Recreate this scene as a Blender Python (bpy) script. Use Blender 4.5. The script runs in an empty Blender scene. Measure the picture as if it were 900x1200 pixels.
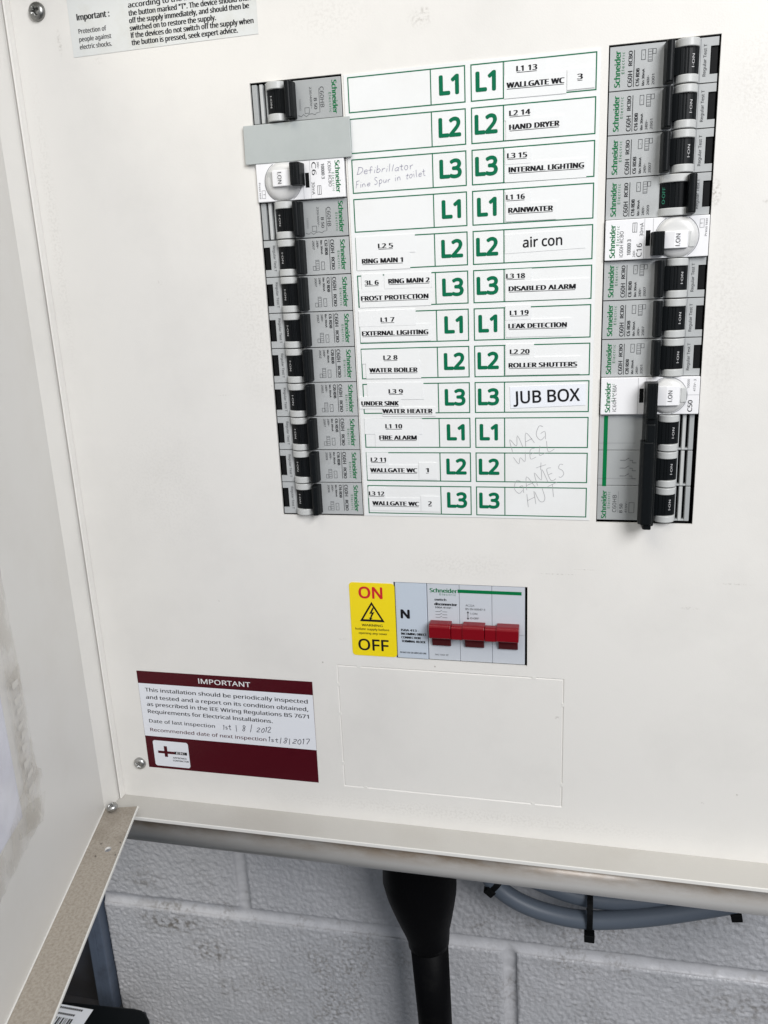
import bpy, bmesh, math, random
from mathutils import Vector, Matrix, noise
random.seed(7)
R = math.radians
S = bpy.context.scene
COL = S.collection
K = 0.001                                   # everything below is written in millimetres

# ------------------------------------------------------------------ camera
cam_d = bpy.data.cameras.new('camera'); cam = bpy.data.objects.new('camera', cam_d); COL.objects.link(cam)
cam_d.sensor_fit = 'VERTICAL'; cam_d.sensor_height = 36.0; cam_d.lens = 36*958.8/1200
cam_d.clip_start = 0.01; cam_d.clip_end = 50
rt = Vector((0.97393318, 0.22273383, -0.04293941)); dn = Vector((0.01923266, -0.26970012, -0.96275228)); fw = Vector((-0.22601827, 0.93683055, -0.26695366))
cm = Matrix.Identity(4)
for i in range(3): cm[i][0] = rt[i]; cm[i][1] = -dn[i]; cm[i][2] = -fw[i]
cm[0][3], cm[1][3], cm[2][3] = 0.1565120, -0.4129412, -0.0963385
cam.matrix_world = cm; S.camera = cam

# ------------------------------------------------------------------ light
w = bpy.data.worlds.new('World'); S.world = w; w.use_nodes = True
w.node_tree.nodes['Background'].inputs[0].default_value = (0.80, 0.88, 1.0, 1)
w.node_tree.nodes['Background'].inputs[1].default_value = 0.27
def area(name, loc, target, size, size_y, energy, color):
    l = bpy.data.lights.new(name, 'AREA'); l.shape = 'RECTANGLE'; l.size = size; l.size_y = size_y; l.energy = energy; l.color = color
    o = bpy.data.objects.new(name, l); COL.objects.link(o); o.location = loc
    o.rotation_euler = (Vector(target)-Vector(loc)).to_track_quat('-Z', 'Y').to_euler(); return o
area('window_light', (0.95, -1.12, 0.60), (0.1, 0, -0.15), 0.70, 0.8, 26.5, (0.99, 0.985, 1.0))
area('ceiling_light', (-0.35, -0.85, 1.0), (0.0, 0, -0.05), 0.8, 0.6, 8.4, (1.0, 0.945, 0.83))
S.view_settings.view_transform = 'Standard'; S.view_settings.look = 'None'
S.view_settings.exposure = 0.0; S.view_settings.gamma = 1.0

# ------------------------------------------------------------------ materials
def mat(name, col, rough=0.5, metal=0.0, bump=None, var=None, spec=0.5, coat=0):
    m = bpy.data.materials.new(name); m.use_nodes = True; nt = m.node_tree; b = nt.nodes['Principled BSDF']
    b.inputs['Base Color'].default_value = (*col, 1); b.inputs['Roughness'].default_value = rough
    b.inputs['Metallic'].default_value = metal; b.inputs['Specular IOR Level'].default_value = spec
    b.inputs['Coat Weight'].default_value = coat
    tc = nt.nodes.new('ShaderNodeTexCoord')
    if var:                                 # (scale, other colour, low, high)
        n = nt.nodes.new('ShaderNodeTexNoise'); n.inputs['Scale'].default_value = var[0]; n.inputs['Detail'].default_value = 6; n.inputs['Roughness'].default_value = 0.65
        nt.links.new(tc.outputs['Object'], n.inputs['Vector'])
        mr = nt.nodes.new('ShaderNodeMapRange'); mr.inputs[1].default_value = var[2]; mr.inputs[2].default_value = var[3]
        nt.links.new(n.outputs['Fac'], mr.inputs[0])
        mx = nt.nodes.new('ShaderNodeMix'); mx.data_type = 'RGBA'; mx.inputs[6].default_value = (*col, 1); mx.inputs[7].default_value = (*var[1], 1)
        nt.links.new(mr.outputs[0], mx.inputs[0]); nt.links.new(mx.outputs[2], b.inputs['Base Color'])
        m['mix'] = mx.name
    if bump:                                # (scale, distance)
        n = nt.nodes.new('ShaderNodeTexNoise'); n.inputs['Scale'].default_value = bump[0]; n.inputs['Detail'].default_value = 3
        nt.links.new(tc.outputs['Object'], n.inputs['Vector'])
        bp = nt.nodes.new('ShaderNodeBump'); bp.inputs['Distance'].default_value = bump[1]; bp.inputs['Strength'].default_value = 1.0
        nt.links.new(n.outputs['Fac'], bp.inputs['Height']); nt.links.new(bp.outputs[0], b.inputs['Normal'])
    return m

def add_marks(m, spots, col, scale=900, sparse=None):
    """dirt marks with a place of their own: spots = [(x, z, radius_x, radius_z, strength)] in mm (object coordinates)"""
    nt = m.node_tree; b = nt.nodes['Principled BSDF']; L = nt.links.new; N = nt.nodes.new
    tc = N('ShaderNodeTexCoord')
    ns = N('ShaderNodeTexNoise'); ns.inputs['Scale'].default_value = scale; ns.inputs['Detail'].default_value = 4; L(tc.outputs['Object'], ns.inputs['Vector'])
    th = N('ShaderNodeMapRange'); th.inputs[1].default_value = 0.46; th.inputs[2].default_value = 0.62; L(ns.outputs['Fac'], th.inputs[0])
    tot = None
    for (x, z, rx, rz, st) in spots:
        v = N('ShaderNodeVectorMath'); v.operation = 'SUBTRACT'; v.inputs[1].default_value = (x*K, 0, z*K); L(tc.outputs['Object'], v.inputs[0])
        v2 = N('ShaderNodeVectorMath'); v2.operation = 'MULTIPLY'; v2.inputs[1].default_value = (1/(rx*K), 0, 1/(rz*K)); L(v.outputs[0], v2.inputs[0])
        ln = N('ShaderNodeVectorMath'); ln.operation = 'LENGTH'; L(v2.outputs[0], ln.inputs[0])
        mr = N('ShaderNodeMapRange'); mr.inputs[1].default_value = 1.0; mr.inputs[2].default_value = 0.2; mr.inputs[3].default_value = 0; mr.inputs[4].default_value = st; L(ln.outputs['Value'], mr.inputs[0])
        if tot is None: tot = mr.outputs[0]
        else:
            a = N('ShaderNodeMath'); a.operation = 'MAXIMUM'; L(tot, a.inputs[0]); L(mr.outputs[0], a.inputs[1]); tot = a.outputs[0]
    mu = N('ShaderNodeMath'); mu.operation = 'MULTIPLY'; L(tot, mu.inputs[0]); L(th.outputs[0], mu.inputs[1]); fac = mu.outputs[0]
    if sparse:                              # fine specks all over
        vo = N('ShaderNodeTexVoronoi'); vo.inputs['Scale'].default_value = sparse; L(tc.outputs['Object'], vo.inputs['Vector'])
        sm = N('ShaderNodeMapRange'); sm.inputs[1].default_value = 0.04; sm.inputs[2].default_value = 0.015; sm.inputs[4].default_value = .6; L(vo.outputs['Distance'], sm.inputs[0])
        sp = N('ShaderNodeSeparateColor'); L(vo.outputs['Color'], sp.inputs[0])
        gt = N('ShaderNodeMath'); gt.operation = 'GREATER_THAN'; gt.inputs[1].default_value = 0.9; L(sp.outputs[0], gt.inputs[0])
        m2 = N('ShaderNodeMath'); m2.operation = 'MULTIPLY'; L(sm.outputs[0], m2.inputs[0]); L(gt.outputs[0], m2.inputs[1])
        m3 = N('ShaderNodeMath'); m3.operation = 'MAXIMUM'; L(m2.outputs[0], m3.inputs[0]); L(fac, m3.inputs[1]); fac = m3.outputs[0]
    mx = N('ShaderNodeMix'); mx.data_type = 'RGBA'; mx.inputs[7].default_value = (*col, 1)
    src = b.inputs['Base Color'].links
    if src: L(src[0].from_socket, mx.inputs[6])
    else: mx.inputs[6].default_value = b.inputs['Base Color'].default_value
    L(fac, mx.inputs[0]); L(mx.outputs[2], b.inputs['Base Color'])

cream = mat('cream_powder_coat', (0.746, 0.731, 0.694), 0.40, bump=(1300, 0.00004), var=(14, (0.69, 0.676, 0.642), 0.47, 0.78))
add_marks(cream, [(84, 20, 7, 5, .30), (86, 23, 2.5, 2, .45), (238, -68, 4, 1.2, .4), (150, -246, 14, .35, .45), (163, -243, 8, .3, .45), (24, -130, .8, 2.2, .5), (-30, -150, 4, .5, .35), (215, -63, 3.5, 7, 0.6), (213, -55, 2, 2, 0.35), (-100, 28, 1.5, 7, .35), (-21.6, -100.5, 1.4, 1.2, .5), (-80, 18, 3, 2, .2), (-60, -90, 2, 1.5, .3), (215, -262, 5, 1.0, .4), (228, -375, 1.2, 1, .8), (245, -368, 1, 1, .8), (175, 30, 9, 3, .12), (30, -290, 4, 1, .2), (-8, -110, 14, 60, .10), (222, -120, 12, 60, .12), (100, -243, 40, 9, .10), (-70, -200, 40, 50, .06), (150, -330, 2, 1.2, .5), (-45, -270, 1, .8, .5), (-118, -60, 5, 90, .12), (95, -398, 160, 7, .12), (230, -20, 16, 26, .12), (235, -248, 12, .7, .3), (40, 25, 25, 12, .1)], (0.22, 0.19, 0.15), 700, 60)
cream2 = mat('cream_powder_coat_door', (0.69, 0.678, 0.65), 0.38, bump=(1500, 0.00002), var=(7, (0.63, 0.61, 0.57), 0.45, 0.75))
dusty = mat('dusty_cream_paint', (0.39, 0.35, 0.295), 0.8, bump=(900, 0.00012), var=(650, (0.26, 0.225, 0.18), 0.42, 0.72))
add_marks(dusty, [(20, 0, 60, 900, .5)], (.2, .165, .125), 60, 160)
dusty_l = mat('light_dusty_cream_paint', (0.52, 0.505, 0.47), 0.6, bump=(900, 0.00008), var=(10, (0.46, 0.44, 0.40), 0.42, 0.75))
add_marks(dusty_l, [(-60, 0, 30, 99, .4), (10, 0, 16, 99, .35), (150, 0, 30, 99, .2)], (0.2, 0.16, 0.12), 500, 90)
edge_m = mat('bright_sheet_edge', (0.74, 0.73, 0.69), 0.4)
def trim_material():
    m = mat('channel_paint', (0.50, 0.49, 0.47), 0.30, metal=0.12, bump=(1200, 0.00002))
    nt = m.node_tree; L = nt.links.new; N = nt.nodes.new; b = nt.nodes['Principled BSDF']
    tc = N('ShaderNodeTexCoord'); sx = N('ShaderNodeSeparateXYZ'); L(tc.outputs['Object'], sx.inputs[0])
    n = N('ShaderNodeTexNoise'); n.inputs['Scale'].default_value = 45; n.inputs['Detail'].default_value = 8; n.inputs['Roughness'].default_value = .7
    mp = N('ShaderNodeMapping'); mp.inputs['Scale'].default_value = (0.35, 1, 1); L(tc.outputs['Object'], mp.inputs[0]); L(mp.outputs[0], n.inputs['Vector'])
    mr = N('ShaderNodeMapRange'); mr.inputs[1].default_value = -0.4285; mr.inputs[2].default_value = -0.4215; L(sx.outputs['Z'], mr.inputs[0])
    r2 = N('ShaderNodeMapRange'); r2.inputs[1].default_value = .35; r2.inputs[2].default_value = .62; L(n.outputs['Fac'], r2.inputs[0])
    mu = N('ShaderNodeMath'); mu.operation = 'MULTIPLY'; L(mr.outputs[0], mu.inputs[0]); L(r2.outputs[0], mu.inputs[1])
    mx = N('ShaderNodeMix'); mx.data_type = 'RGBA'; mx.inputs[6].default_value = (0.50, 0.49, 0.47, 1); mx.inputs[7].default_value = (0.27, 0.21, 0.15, 1)
    L(mu.outputs[0], mx.inputs[0]); L(mx.outputs[2], b.inputs['Base Color'])
    return m
trim_m = trim_material()
grey = mat('grey_plastic', (0.42, 0.435, 0.435), 0.42, bump=(2500, 0.00001), var=(70, (.375, .385, .38), .5, .75))
greyd = mat('grey_plastic_old', (0.36, 0.375, 0.375), 0.45, bump=(2500, 0.00001))
greyl = mat('light_grey_plastic', (0.50, 0.51, 0.50), 0.36)
blankm = mat('blanking_grey_plastic', (0.42, 0.45, 0.44), 0.5, bump=(1500, 0.00002), var=(40, (0.39, 0.42, 0.41), .45, .7))
black = mat('black_plastic', (0.004, 0.0052, 0.006), 0.38, bump=(2500, 0.00001), spec=0.16)
blackm = mat('matt_black_plastic', (0.004, 0.0045, 0.005), 0.6, spec=0.15)
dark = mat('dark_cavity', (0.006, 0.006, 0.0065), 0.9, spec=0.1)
white = mat('white_plastic', (0.80, 0.80, 0.81), 0.33)
white_shaded = mat('white_plastic_dial_shaded', (0.60, 0.60, 0.59), 0.3)  # dial's shading put into a darker white than the body
bluegrey = mat('pale_blue_grey_plastic', (0.50, 0.56, 0.63), 0.4)
bluegrey2 = mat('pale_grey_plastic', (0.53, 0.56, 0.60), 0.4)
red = mat('red_plastic', (0.185, 0.001, 0.006), 0.30, spec=0.35)
red_shaded = mat('red_plastic_shaded', (0.075, 0.003, 0.006), 0.4, spec=0.3)  # shadow below the levers put into a darker red
green = mat('green_print', (0.0, 0.15, 0.045), 0.5, spec=.15)
greenl = mat('chart_green_print', (0.0, 0.135, 0.06), 0.5, spec=.15)
tealtext = mat('green_lever_print', (0.02, 0.20, 0.12), 0.5)
ink = mat('black_print', (0.008, 0.008, 0.01), 0.5, spec=0.2)
inkg = mat('grey_print', (0.06, 0.062, 0.066), 0.5, spec=.15)
inkl = mat('faint_print_and_groove_shade', (0.22, 0.225, 0.23), 0.5, spec=.15)
inkw = mat('white_print', (0.75, 0.75, 0.75), 0.5)
inkw2 = mat('worn_white_print', (0.50, 0.50, 0.50), 0.5)
pen = mat('blue_grey_pen', (0.28, 0.27, 0.36), 0.6)
pencil = mat('pencil', (0.36, 0.36, 0.37), 0.6)
penb = mat('dark_pen', (0.05, 0.05, 0.07), 0.6)
paper = mat('white_card', (0.765, 0.775, 0.77), 0.55, var=(18, (0.73, 0.735, 0.72), .45, .7))
tape = mat('white_label_tape', (0.775, 0.785, 0.78), 0.35)
tapeb = mat('bright_label_tape', (0.78, 0.80, 0.845), 0.3)
tapes = mat('label_edge', (0.50, 0.51, 0.50), 0.5)
stick = mat('pale_sticker', (0.66, 0.675, 0.66), 0.42, var=(30, (0.58, 0.58, 0.53), .5, .75))
yellow = mat('yellow_vinyl', (0.84, 0.655, 0.006), 0.35)
redp = mat('red_print', (0.55, 0.01, 0.02), 0.4)
maroon = mat('maroon_vinyl', (0.062, 0.001, 0.006), 0.4, spec=0.25)
stw = mat('white_vinyl', (0.74, 0.76, 0.80), 0.4)
steel = mat('zinc_screw', (0.42, 0.42, 0.41), 0.3, metal=1.0, bump=(900, .00003))
steeld = mat('dark_zinc_screw', (0.26, 0.26, 0.25), 0.33, metal=1.0, bump=(900, .00003))
rubber = mat('black_rubber', (0.003, 0.003, 0.0035), 0.5, bump=(300, .0001), spec=0.06, var=(35, (.009, .009, .0085), .55, .8))
cablem = mat('grey_cable', (0.12, 0.145, 0.18), 0.45, bump=(500, .00003))
def wall_material(name, c1, c2, bs, dist):
    m = mat(name, c1, 0.32, var=(6, c2, .42, .66))
    nt = m.node_tree; L = nt.links.new; N = nt.nodes.new; b = nt.nodes['Principled BSDF']
    tc = N('ShaderNodeTexCoord'); n = N('ShaderNodeTexNoise'); n.inputs['Scale'].default_value = bs; n.inputs['Detail'].default_value = 4; L(tc.outputs['Object'], n.inputs['Vector'])
    bp = N('ShaderNodeBump'); bp.inputs['Distance'].default_value = dist; L(n.outputs['Fac'], bp.inputs['Height']); L(bp.outputs[0], b.inputs['Normal'])
    # brownish grime in broken patches
    g = N('ShaderNodeTexNoise'); g.inputs['Scale'].default_value = 9; g.inputs['Detail'].default_value = 9; g.inputs['Roughness'].default_value = .75; L(tc.outputs['Object'], g.inputs['Vector'])
    r = N('ShaderNodeMapRange'); r.inputs[1].default_value = .50; r.inputs[2].default_value = .68; r.inputs[4].default_value = 1.0; L(g.outputs['Fac'], r.inputs[0])
    gf = N('ShaderNodeTexNoise'); gf.inputs['Scale'].default_value = 330; gf.inputs['Detail'].default_value = 3; L(tc.outputs['Object'], gf.inputs['Vector'])
    rf = N('ShaderNodeMapRange'); rf.inputs[1].default_value = .46; rf.inputs[2].default_value = .62; rf.inputs[4].default_value = .75; L(gf.outputs['Fac'], rf.inputs[0])
    mf = N('ShaderNodeMath'); mf.operation = 'MULTIPLY'; L(r.outputs[0], mf.inputs[0]); L(rf.outputs[0], mf.inputs[1])
    mx = N('ShaderNodeMix'); mx.data_type = 'RGBA'; mx.inputs[7].default_value = (0.14, 0.12, 0.095, 1)
    L(nt.nodes[m['mix']].outputs[2], mx.inputs[6]); L(mf.outputs[0], mx.inputs[0]); L(mx.outputs[2], b.inputs['Base Color'])
    return m
blockm = wall_material('painted_block', (0.55, 0.55, 0.565), (0.47, 0.475, 0.49), 600, 0.0005)
mortarm = wall_material('painted_mortar', (0.60, 0.60, 0.615), (0.53, 0.53, 0.545), 250, 0.0003)
add_marks(blockm, [(-185, -20, 40, 16, .8), (-150, -46, 34, 16, .7), (-205, 22, 26, 12, .5), (-140, -85, 20, 14, .5), (290, -32, 60, 20, .5), (262, 60, 14, 8, .6), (40, -30, 50, 8, .25)], (0.13, 0.11, 0.085), 190)
add_marks(mortarm, [(-185, -6, 40, 9, .6), (290, -6, 60, 6, .3)], (0.16, 0.14, 0.11), 190)
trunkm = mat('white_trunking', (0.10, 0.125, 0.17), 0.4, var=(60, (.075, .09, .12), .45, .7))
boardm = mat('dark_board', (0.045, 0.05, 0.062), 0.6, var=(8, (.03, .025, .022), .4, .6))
def film_material():
    m = mat('clear_parcel_tape', (0.52, 0.48, 0.42), 0.2, bump=(120, .0004))
    nt = m.node_tree; L = nt.links.new; N = nt.nodes.new; b = nt.nodes['Principled BSDF']
    tc = N('ShaderNodeTexCoord'); n = N('ShaderNodeTexNoise'); n.inputs['Scale'].default_value = 130; n.inputs['Detail'].default_value = 5
    mp = N('ShaderNodeMapping'); mp.inputs['Scale'].default_value = (1, 1, .55); L(tc.outputs['Object'], mp.inputs[0]); L(mp.outputs[0], n.inputs['Vector'])
    r = N('ShaderNodeMapRange'); r.inputs[1].default_value = .46; r.inputs[2].default_value = .54; r.inputs[3].default_value = .10; r.inputs[4].default_value = .33
    L(n.outputs['Fac'], r.inputs[0]); L(r.outputs[0], b.inputs['Alpha'])
    return m
film = film_material()
resid = mat('tape_residue', (0.60, 0.58, 0.54), 0.5)
wallet = mat('paper_under_plastic', (0.70, 0.71, 0.77), 0.2, bump=(14, .004), var=(25, (.62, .62, .69), .4, .7))

# ------------------------------------------------------------------ mesh helpers
class M:
    def __init__(s): s.v = []; s.f = []; s.m = []; s.mats = []; s.sm = []
    def mi(s, m):
        if m not in s.mats: s.mats.append(m)
        return s.mats.index(m)
    def add(s, vs, fs, m, smooth=False):
        b = len(s.v); s.v += [tuple(p) for p in vs]; k = s.mi(m)
        for f in fs: s.f.append([b+i for i in f]); s.m.append(k); s.sm.append(smooth)
        return s
    def box(s, x0, x1, y0, y1, z0, z1, m):
        v = [(x0,y0,z0),(x1,y0,z0),(x1,y1,z0),(x0,y1,z0),(x0,y0,z1),(x1,y0,z1),(x1,y1,z1),(x0,y1,z1)]
        return s.add(v, [(3,2,1,0),(4,5,6,7),(0,1,5,4),(1,2,6,5),(2,3,7,6),(3,0,4,7)], m)
    def extr(s, prof, a, b, m, axis='z', smooth=False):
        """extrude a closed outline: axis z -> outline (x,y); axis y -> outline (x,z); axis x -> outline (y,z)"""
        n = len(prof)
        f = {'z': lambda p, t: (p[0], p[1], t), 'y': lambda p, t: (p[0], t, p[1]), 'x': lambda p, t: (t, p[0], p[1])}[axis]
        v = [f(p, a) for p in prof]+[f(p, b) for p in prof]
        s.add(v, [[(i), (i+1) % n, n+(i+1) % n, n+i] for i in range(n)], m, smooth)
        s.add([f(p, a) for p in prof], [list(range(n))[::-1]], m); s.add([f(p, b) for p in prof], [list(range(n))], m)
        return s
    def flat(s, poly, y, m):                # outline in (x,z) facing the viewer (-y)
        return s.add([(p[0], y, p[1]) for p in poly], [list(range(len(poly)))], m)
    def rect(s, x0, x1, z0, z1, y, m): return s.flat([(x0,z0),(x1,z0),(x1,z1),(x0,z1)], y, m)
    def frame(s, x0, x1, z0, z1, w_, y, m):
        s.rect(x0, x1, z0, z0+w_, y, m); s.rect(x0, x1, z1-w_, z1, y, m); s.rect(x0, x0+w_, z0+w_, z1-w_, y, m); s.rect(x1-w_, x1, z0+w_, z1-w_, y, m); return s
    def build(s, name, parent=None, bevel=0, seg=2, loc=None, fix=True):
        me = bpy.data.meshes.new(name)
        me.from_pydata([(x*K, y*K, z*K) for x, y, z in s.v], [], s.f)
        for m in s.mats: me.materials.append(m)
        me.polygons.foreach_set('material_index', s.m); me.polygons.foreach_set('use_smooth', s.sm)
        me.update()
        if fix or bevel:
            bm = bmesh.new(); bm.from_mesh(me)
            if fix: bmesh.ops.remove_doubles(bm, verts=bm.verts, dist=2e-6); bmesh.ops.recalc_face_normals(bm, faces=bm.faces)
            if bevel:
                es = [e for e in bm.edges if len(e.link_faces) == 2 and e.calc_face_angle(0) > R(35)]
                bmesh.ops.bevel(bm, geom=es, offset=bevel*K, segments=seg, affect='EDGES', profile=0.5, clamp_overlap=True)
            bm.to_mesh(me); bm.free()
        o = bpy.data.objects.new(name, me); COL.objects.link(o)
        if parent: o.parent = parent
        if loc: o.location = [c*K for c in loc]
        return o

_tc = {}
def load_face(fn):                          # a plain sans that ships with Blender itself; the built-in face if it is missing
    try:
        import os
        return bpy.data.fonts.load(os.path.join(bpy.utils.system_resource('DATAFILES', path='fonts'), fn))
    except Exception: return None
FONT = load_face('NotoSansHebrew-Regular.woff2'); FONT2 = load_face('NotoSansMath-Regular.woff2') if FONT else None
CAP = 0.7
def glyphs(body, res, off, sp=1.0):
    k = (body, res, off, sp)
    if k not in _tc:
        c = bpy.data.curves.new('t', 'FONT'); c.body = body
        if FONT: c.font = FONT2 if ('Δ' in body and FONT2) else FONT; c.body = body.replace('I', 'l')
        c.resolution_u = res; c.offset = off; c.space_character = sp
        o = bpy.data.objects.new('t', c); COL.objects.link(o)
        me = bpy.data.meshes.new_from_object(o.evaluated_get(bpy.context.evaluated_depsgraph_get()))
        _tc[k] = ([(v.co.x, v.co.y) for v in me.vertices], [list(p.vertices) for p in me.polygons])
        bpy.data.objects.remove(o); bpy.data.curves.remove(c); bpy.data.meshes.remove(me)
    return _tc[k]
CAP = max(p[1] for p in glyphs('H', 3, 0.0)[0])
def text(M_, body, x, z, h, m, width=None, rot=0, y=-0.1, off=0.0, res=3, align='C', surf=None, under=0, shear=0, sp=1.0):
    """lettering: cap height h, optional total width; (x,z) is the middle (C) or the start (L) of the line, at half cap height"""
    vs, fs = glyphs(body, res, 0.0, sp)
    if not vs: return
    x0 = min(v[0] for v in vs); x1 = max(v[0] for v in vs)
    sc = h/CAP; sx = width/(x1-x0) if width else sc*0.9
    cx = (x0+x1)/2 if align == 'C' else x0
    a = R(rot); ca, sa = math.cos(a), math.sin(a); out = []
    def tr(u, v):
        X = x+u*ca-v*sa; Z = z+u*sa+v*ca
        return (X, surf(X, Z) if surf else y, Z)
    d = off*sc*(.55 if h > 3 else 1.0)                          # heavier weights: the same outline laid a few times, nudged apart, each a hair proud of the last
    dirs = [(0, 0)]
    if d > 0: dirs += ([(d, 0), (-d, 0), (0, d), (0, -d), (d*.7, d*.7), (-d*.7, d*.7), (d*.7, -d*.7), (-d*.7, -d*.7)] if h > 3 else [(d, 0), (-d, 0)])
    for i_, (du, dv) in enumerate(dirs):
        M_.add([(p_[0], p_[1]-.003*i_, p_[2]) for p_ in (tr((u-cx)*sx+du, (v-CAP/2)*sc+dv) for u, v in vs)], fs, m)
    if under:
        a0 = (x0-cx)*sx; a1 = (x1-cx)*sx; t = h*0.5+h*0.16
        M_.add([tr(a0, -t-under), tr(a1, -t-under), tr(a1, -t), tr(a0, -t)], [(0,1,2,3)], m)

def stroke(M_, pts, wd, y, m, closed=False):
    n = len(pts); L_ = []; R_ = []
    for i in range(n):
        a = pts[max(i-1, 0)]; b = pts[min(i+1, n-1)]
        dx, dz = b[0]-a[0], b[1]-a[1]; l = math.hypot(dx, dz) or 1
        L_.append((pts[i][0]-dz/l*wd/2, y, pts[i][1]+dx/l*wd/2)); R_.append((pts[i][0]+dz/l*wd/2, y, pts[i][1]-dx/l*wd/2))
    M_.add(L_+R_, [(i, n+i, n+i+1, i+1) for i in range(n-1)], m)
def smoothp(p, k=4):
    out = []
    for i in range(len(p)-1):
        a, b, c, d = p[max(i-1,0)], p[i], p[i+1], p[min(i+2,len(p)-1)]
        for j in range(k):
            t = j/k
            out.append(tuple(0.5*((2*b[q])+(-a[q]+c[q])*t+(2*a[q]-5*b[q]+4*c[q]-d[q])*t*t+(-a[q]+3*b[q]-3*c[q]+d[q])*t**3) for q in (0,1)))
    return out+[p[-1]]
O_ = [(.5,.5),(.25,.55),(.05,.25),(.25,-.02),(.5,.2),(.45,.5)]
HAND = {'D': (.8, [[(.1,1),(.08,0)],[(0,.98),(.5,.9),(.7,.5),(.4,.05),(0,.02)]]), 'e': (.55, [[(.05,.28),(.45,.32),(.4,.52),(.15,.5),(.05,.2),(.25,0),(.5,.1)]]),
 'f': (.5, [[(.55,.95),(.35,1.05),(.25,.7),(.22,0)],[(0,.52),(.5,.55)]]), 'i': (.25, [[(.1,.5),(.12,0)],[(.12,.75),(.14,.8)]]),
 'b': (.55, [[(.08,1.05),(.06,0)],[(.06,.35),(.3,.55),(.5,.3),(.3,0),(.06,.08)]]), 'r': (.45, [[(.06,.5),(.08,0)],[(.08,.3),(.25,.5),(.42,.48)]]),
 'l': (.25, [[(.12,1.05),(.1,0)]]), 'a': (.6, [[(.48,.45),(.25,.55),(.05,.25),(.22,0),(.46,.2)],[(.5,.5),(.5,.05),(.58,0)]]),
 't': (.45, [[(.25,.9),(.22,.1),(.35,0),(.42,.05)],[(0,.58),(.45,.62)]]), 'o': (.6, [O_]), 'n': (.6, [[(.06,.5),(.08,0)],[(.08,.3),(.28,.55),(.45,.4),(.48,0)]]),
 'F': (.6, [[(.12,1),(.08,0)],[(.1,.97),(.55,1)],[(.1,.52),(.42,.55)]]), 'S': (.6, [[(.5,.9),(.25,1),(.1,.75),(.4,.45),(.45,.15),(.2,0),(.02,.1)]]),
 'p': (.55, [[(.08,.5),(.06,-.4)],[(.06,.35),(.3,.55),(.5,.3),(.3,0),(.06,.08)]]), 'u': (.6, [[(.06,.5),(.1,.08),(.3,.02),(.45,.3)],[(.48,.5),(.48,.0)]]),
 's': (.45, [[(.38,.45),(.15,.52),(.12,.32),(.35,.2),(.3,0),(.05,.03)]]), ' ': (.45, []), '|': (.45, [[(.2,1.15),(.2,-.25)]]),
 'M': (1, [[(.0,0),(.12,1),(.45,.3),(.8,1.05),(.9,0)]]), 'A': (.85, [[(0,0),(.38,1),(.75,0)],[(.15,.35),(.68,.38)]]), 'G': (.9, [[(.7,.85),(.4,1),(.05,.5),(.3,0),(.68,.12)],[(.42,.45),(.78,.45),(.7,-.08)]]),
 'W': (1, [[(0,.9),(.2,0),(.48,.6),(.7,0),(1,1)]]), 'E': (.6, [[(.45,1),(.08,.97),(.06,.02),(.5,0)],[(.06,.52),(.4,.55)]]), 'L': (.6, [[(.1,1),(.06,.02),(.55,.05)]]), 'H': (.8, [[(.06,1),(.04,0)],[(.65,1),(.68,0)],[(.04,.5),(.68,.55)]]),
 'U': (.75, [[(.05,1),(.1,.2),(.35,0),(.6,.25),(.68,1)]]), 'T': (.8, [[(.4,1),(.36,0)],[(0,.98),(.8,1.03)]]), '+': (.8, [[(.4,.85),(.38,.1)],[(.02,.45),(.78,.5)]]),
 '1': (.3, [[(.02,.8),(.15,1),(.14,0)]]), '2': (.6, [[(.05,.8),(.3,1),(.5,.75),(.05,.02),(.55,.05)]]), '0': (.6, [[(.3,1),(.08,.6),(.12,.15),(.35,0),(.52,.4),(.45,.9),(.28,1)]]),
 '8': (.6, [[(.45,.85),(.25,1),(.1,.78),(.45,.35),(.3,0),(.08,.2),(.45,.7),(.45,.88)]]), '7': (.6, [[(.03,.98),(.55,1),(.25,0)]])}
def hand(M_, s, x0, z0, x1, z1, h, wd, y, m, jit=.04):
    rng = random.Random(s); tot = sum(HAND[c][0]+.12 for c in s)
    L = math.hypot(x1-x0, z1-z0); sc = L/tot; ux, uz = (x1-x0)/L, (z1-z0)/L; cx = 0
    for c in s:
        wdt, st = HAND[c]; dz = rng.uniform(-jit, jit)*h; hs = rng.uniform(.82, 1.12); slant = rng.uniform(-.02, .3)
        for p in st:
            q = [((cx+a+slant*b)*sc, (b*h*hs+dz)) for a, b in p]
            q = [(x0+a*ux-b*uz, z0+a*uz+b*ux) for a, b in q]
            stroke(M_, smoothp(q) if len(q) > 2 else q, wd, y, m)
        cx += wdt+.12

def thing(name, label, cat, loc=(0,0,0), rot=(0,0,0), group=None):
    o = bpy.data.objects.new(name, None); COL.objects.link(o); o.empty_display_size = .01
    o.location = [c*K for c in loc]; o.rotation_euler = rot; tag(o, label, cat, group); return o
def tag(o, label=None, cat=None, group=None, kind=None):
    if label: o['label'] = label
    if cat: o['category'] = cat
    if group: o['group'] = group
    if kind: o['kind'] = kind
    return o
def kids(o): return [c for c in COL.objects if c.parent == o]
def arc(cx, cy, r, a0, a1, n): return [(cx+r*math.cos(R(a0+(a1-a0)*i/n)), cy+r*math.sin(R(a0+(a1-a0)*i/n))) for i in range(n+1)]
def rrect(x0, x1, z0, z1, r, n=5):
    return arc(x0+r, z0+r, r, 180, 270, n)+arc(x1-r, z0+r, r, 270, 360, n)+arc(x1-r, z1-r, r, 0, 90, n)+arc(x0+r, z1-r, r, 90, 180, n)
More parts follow.
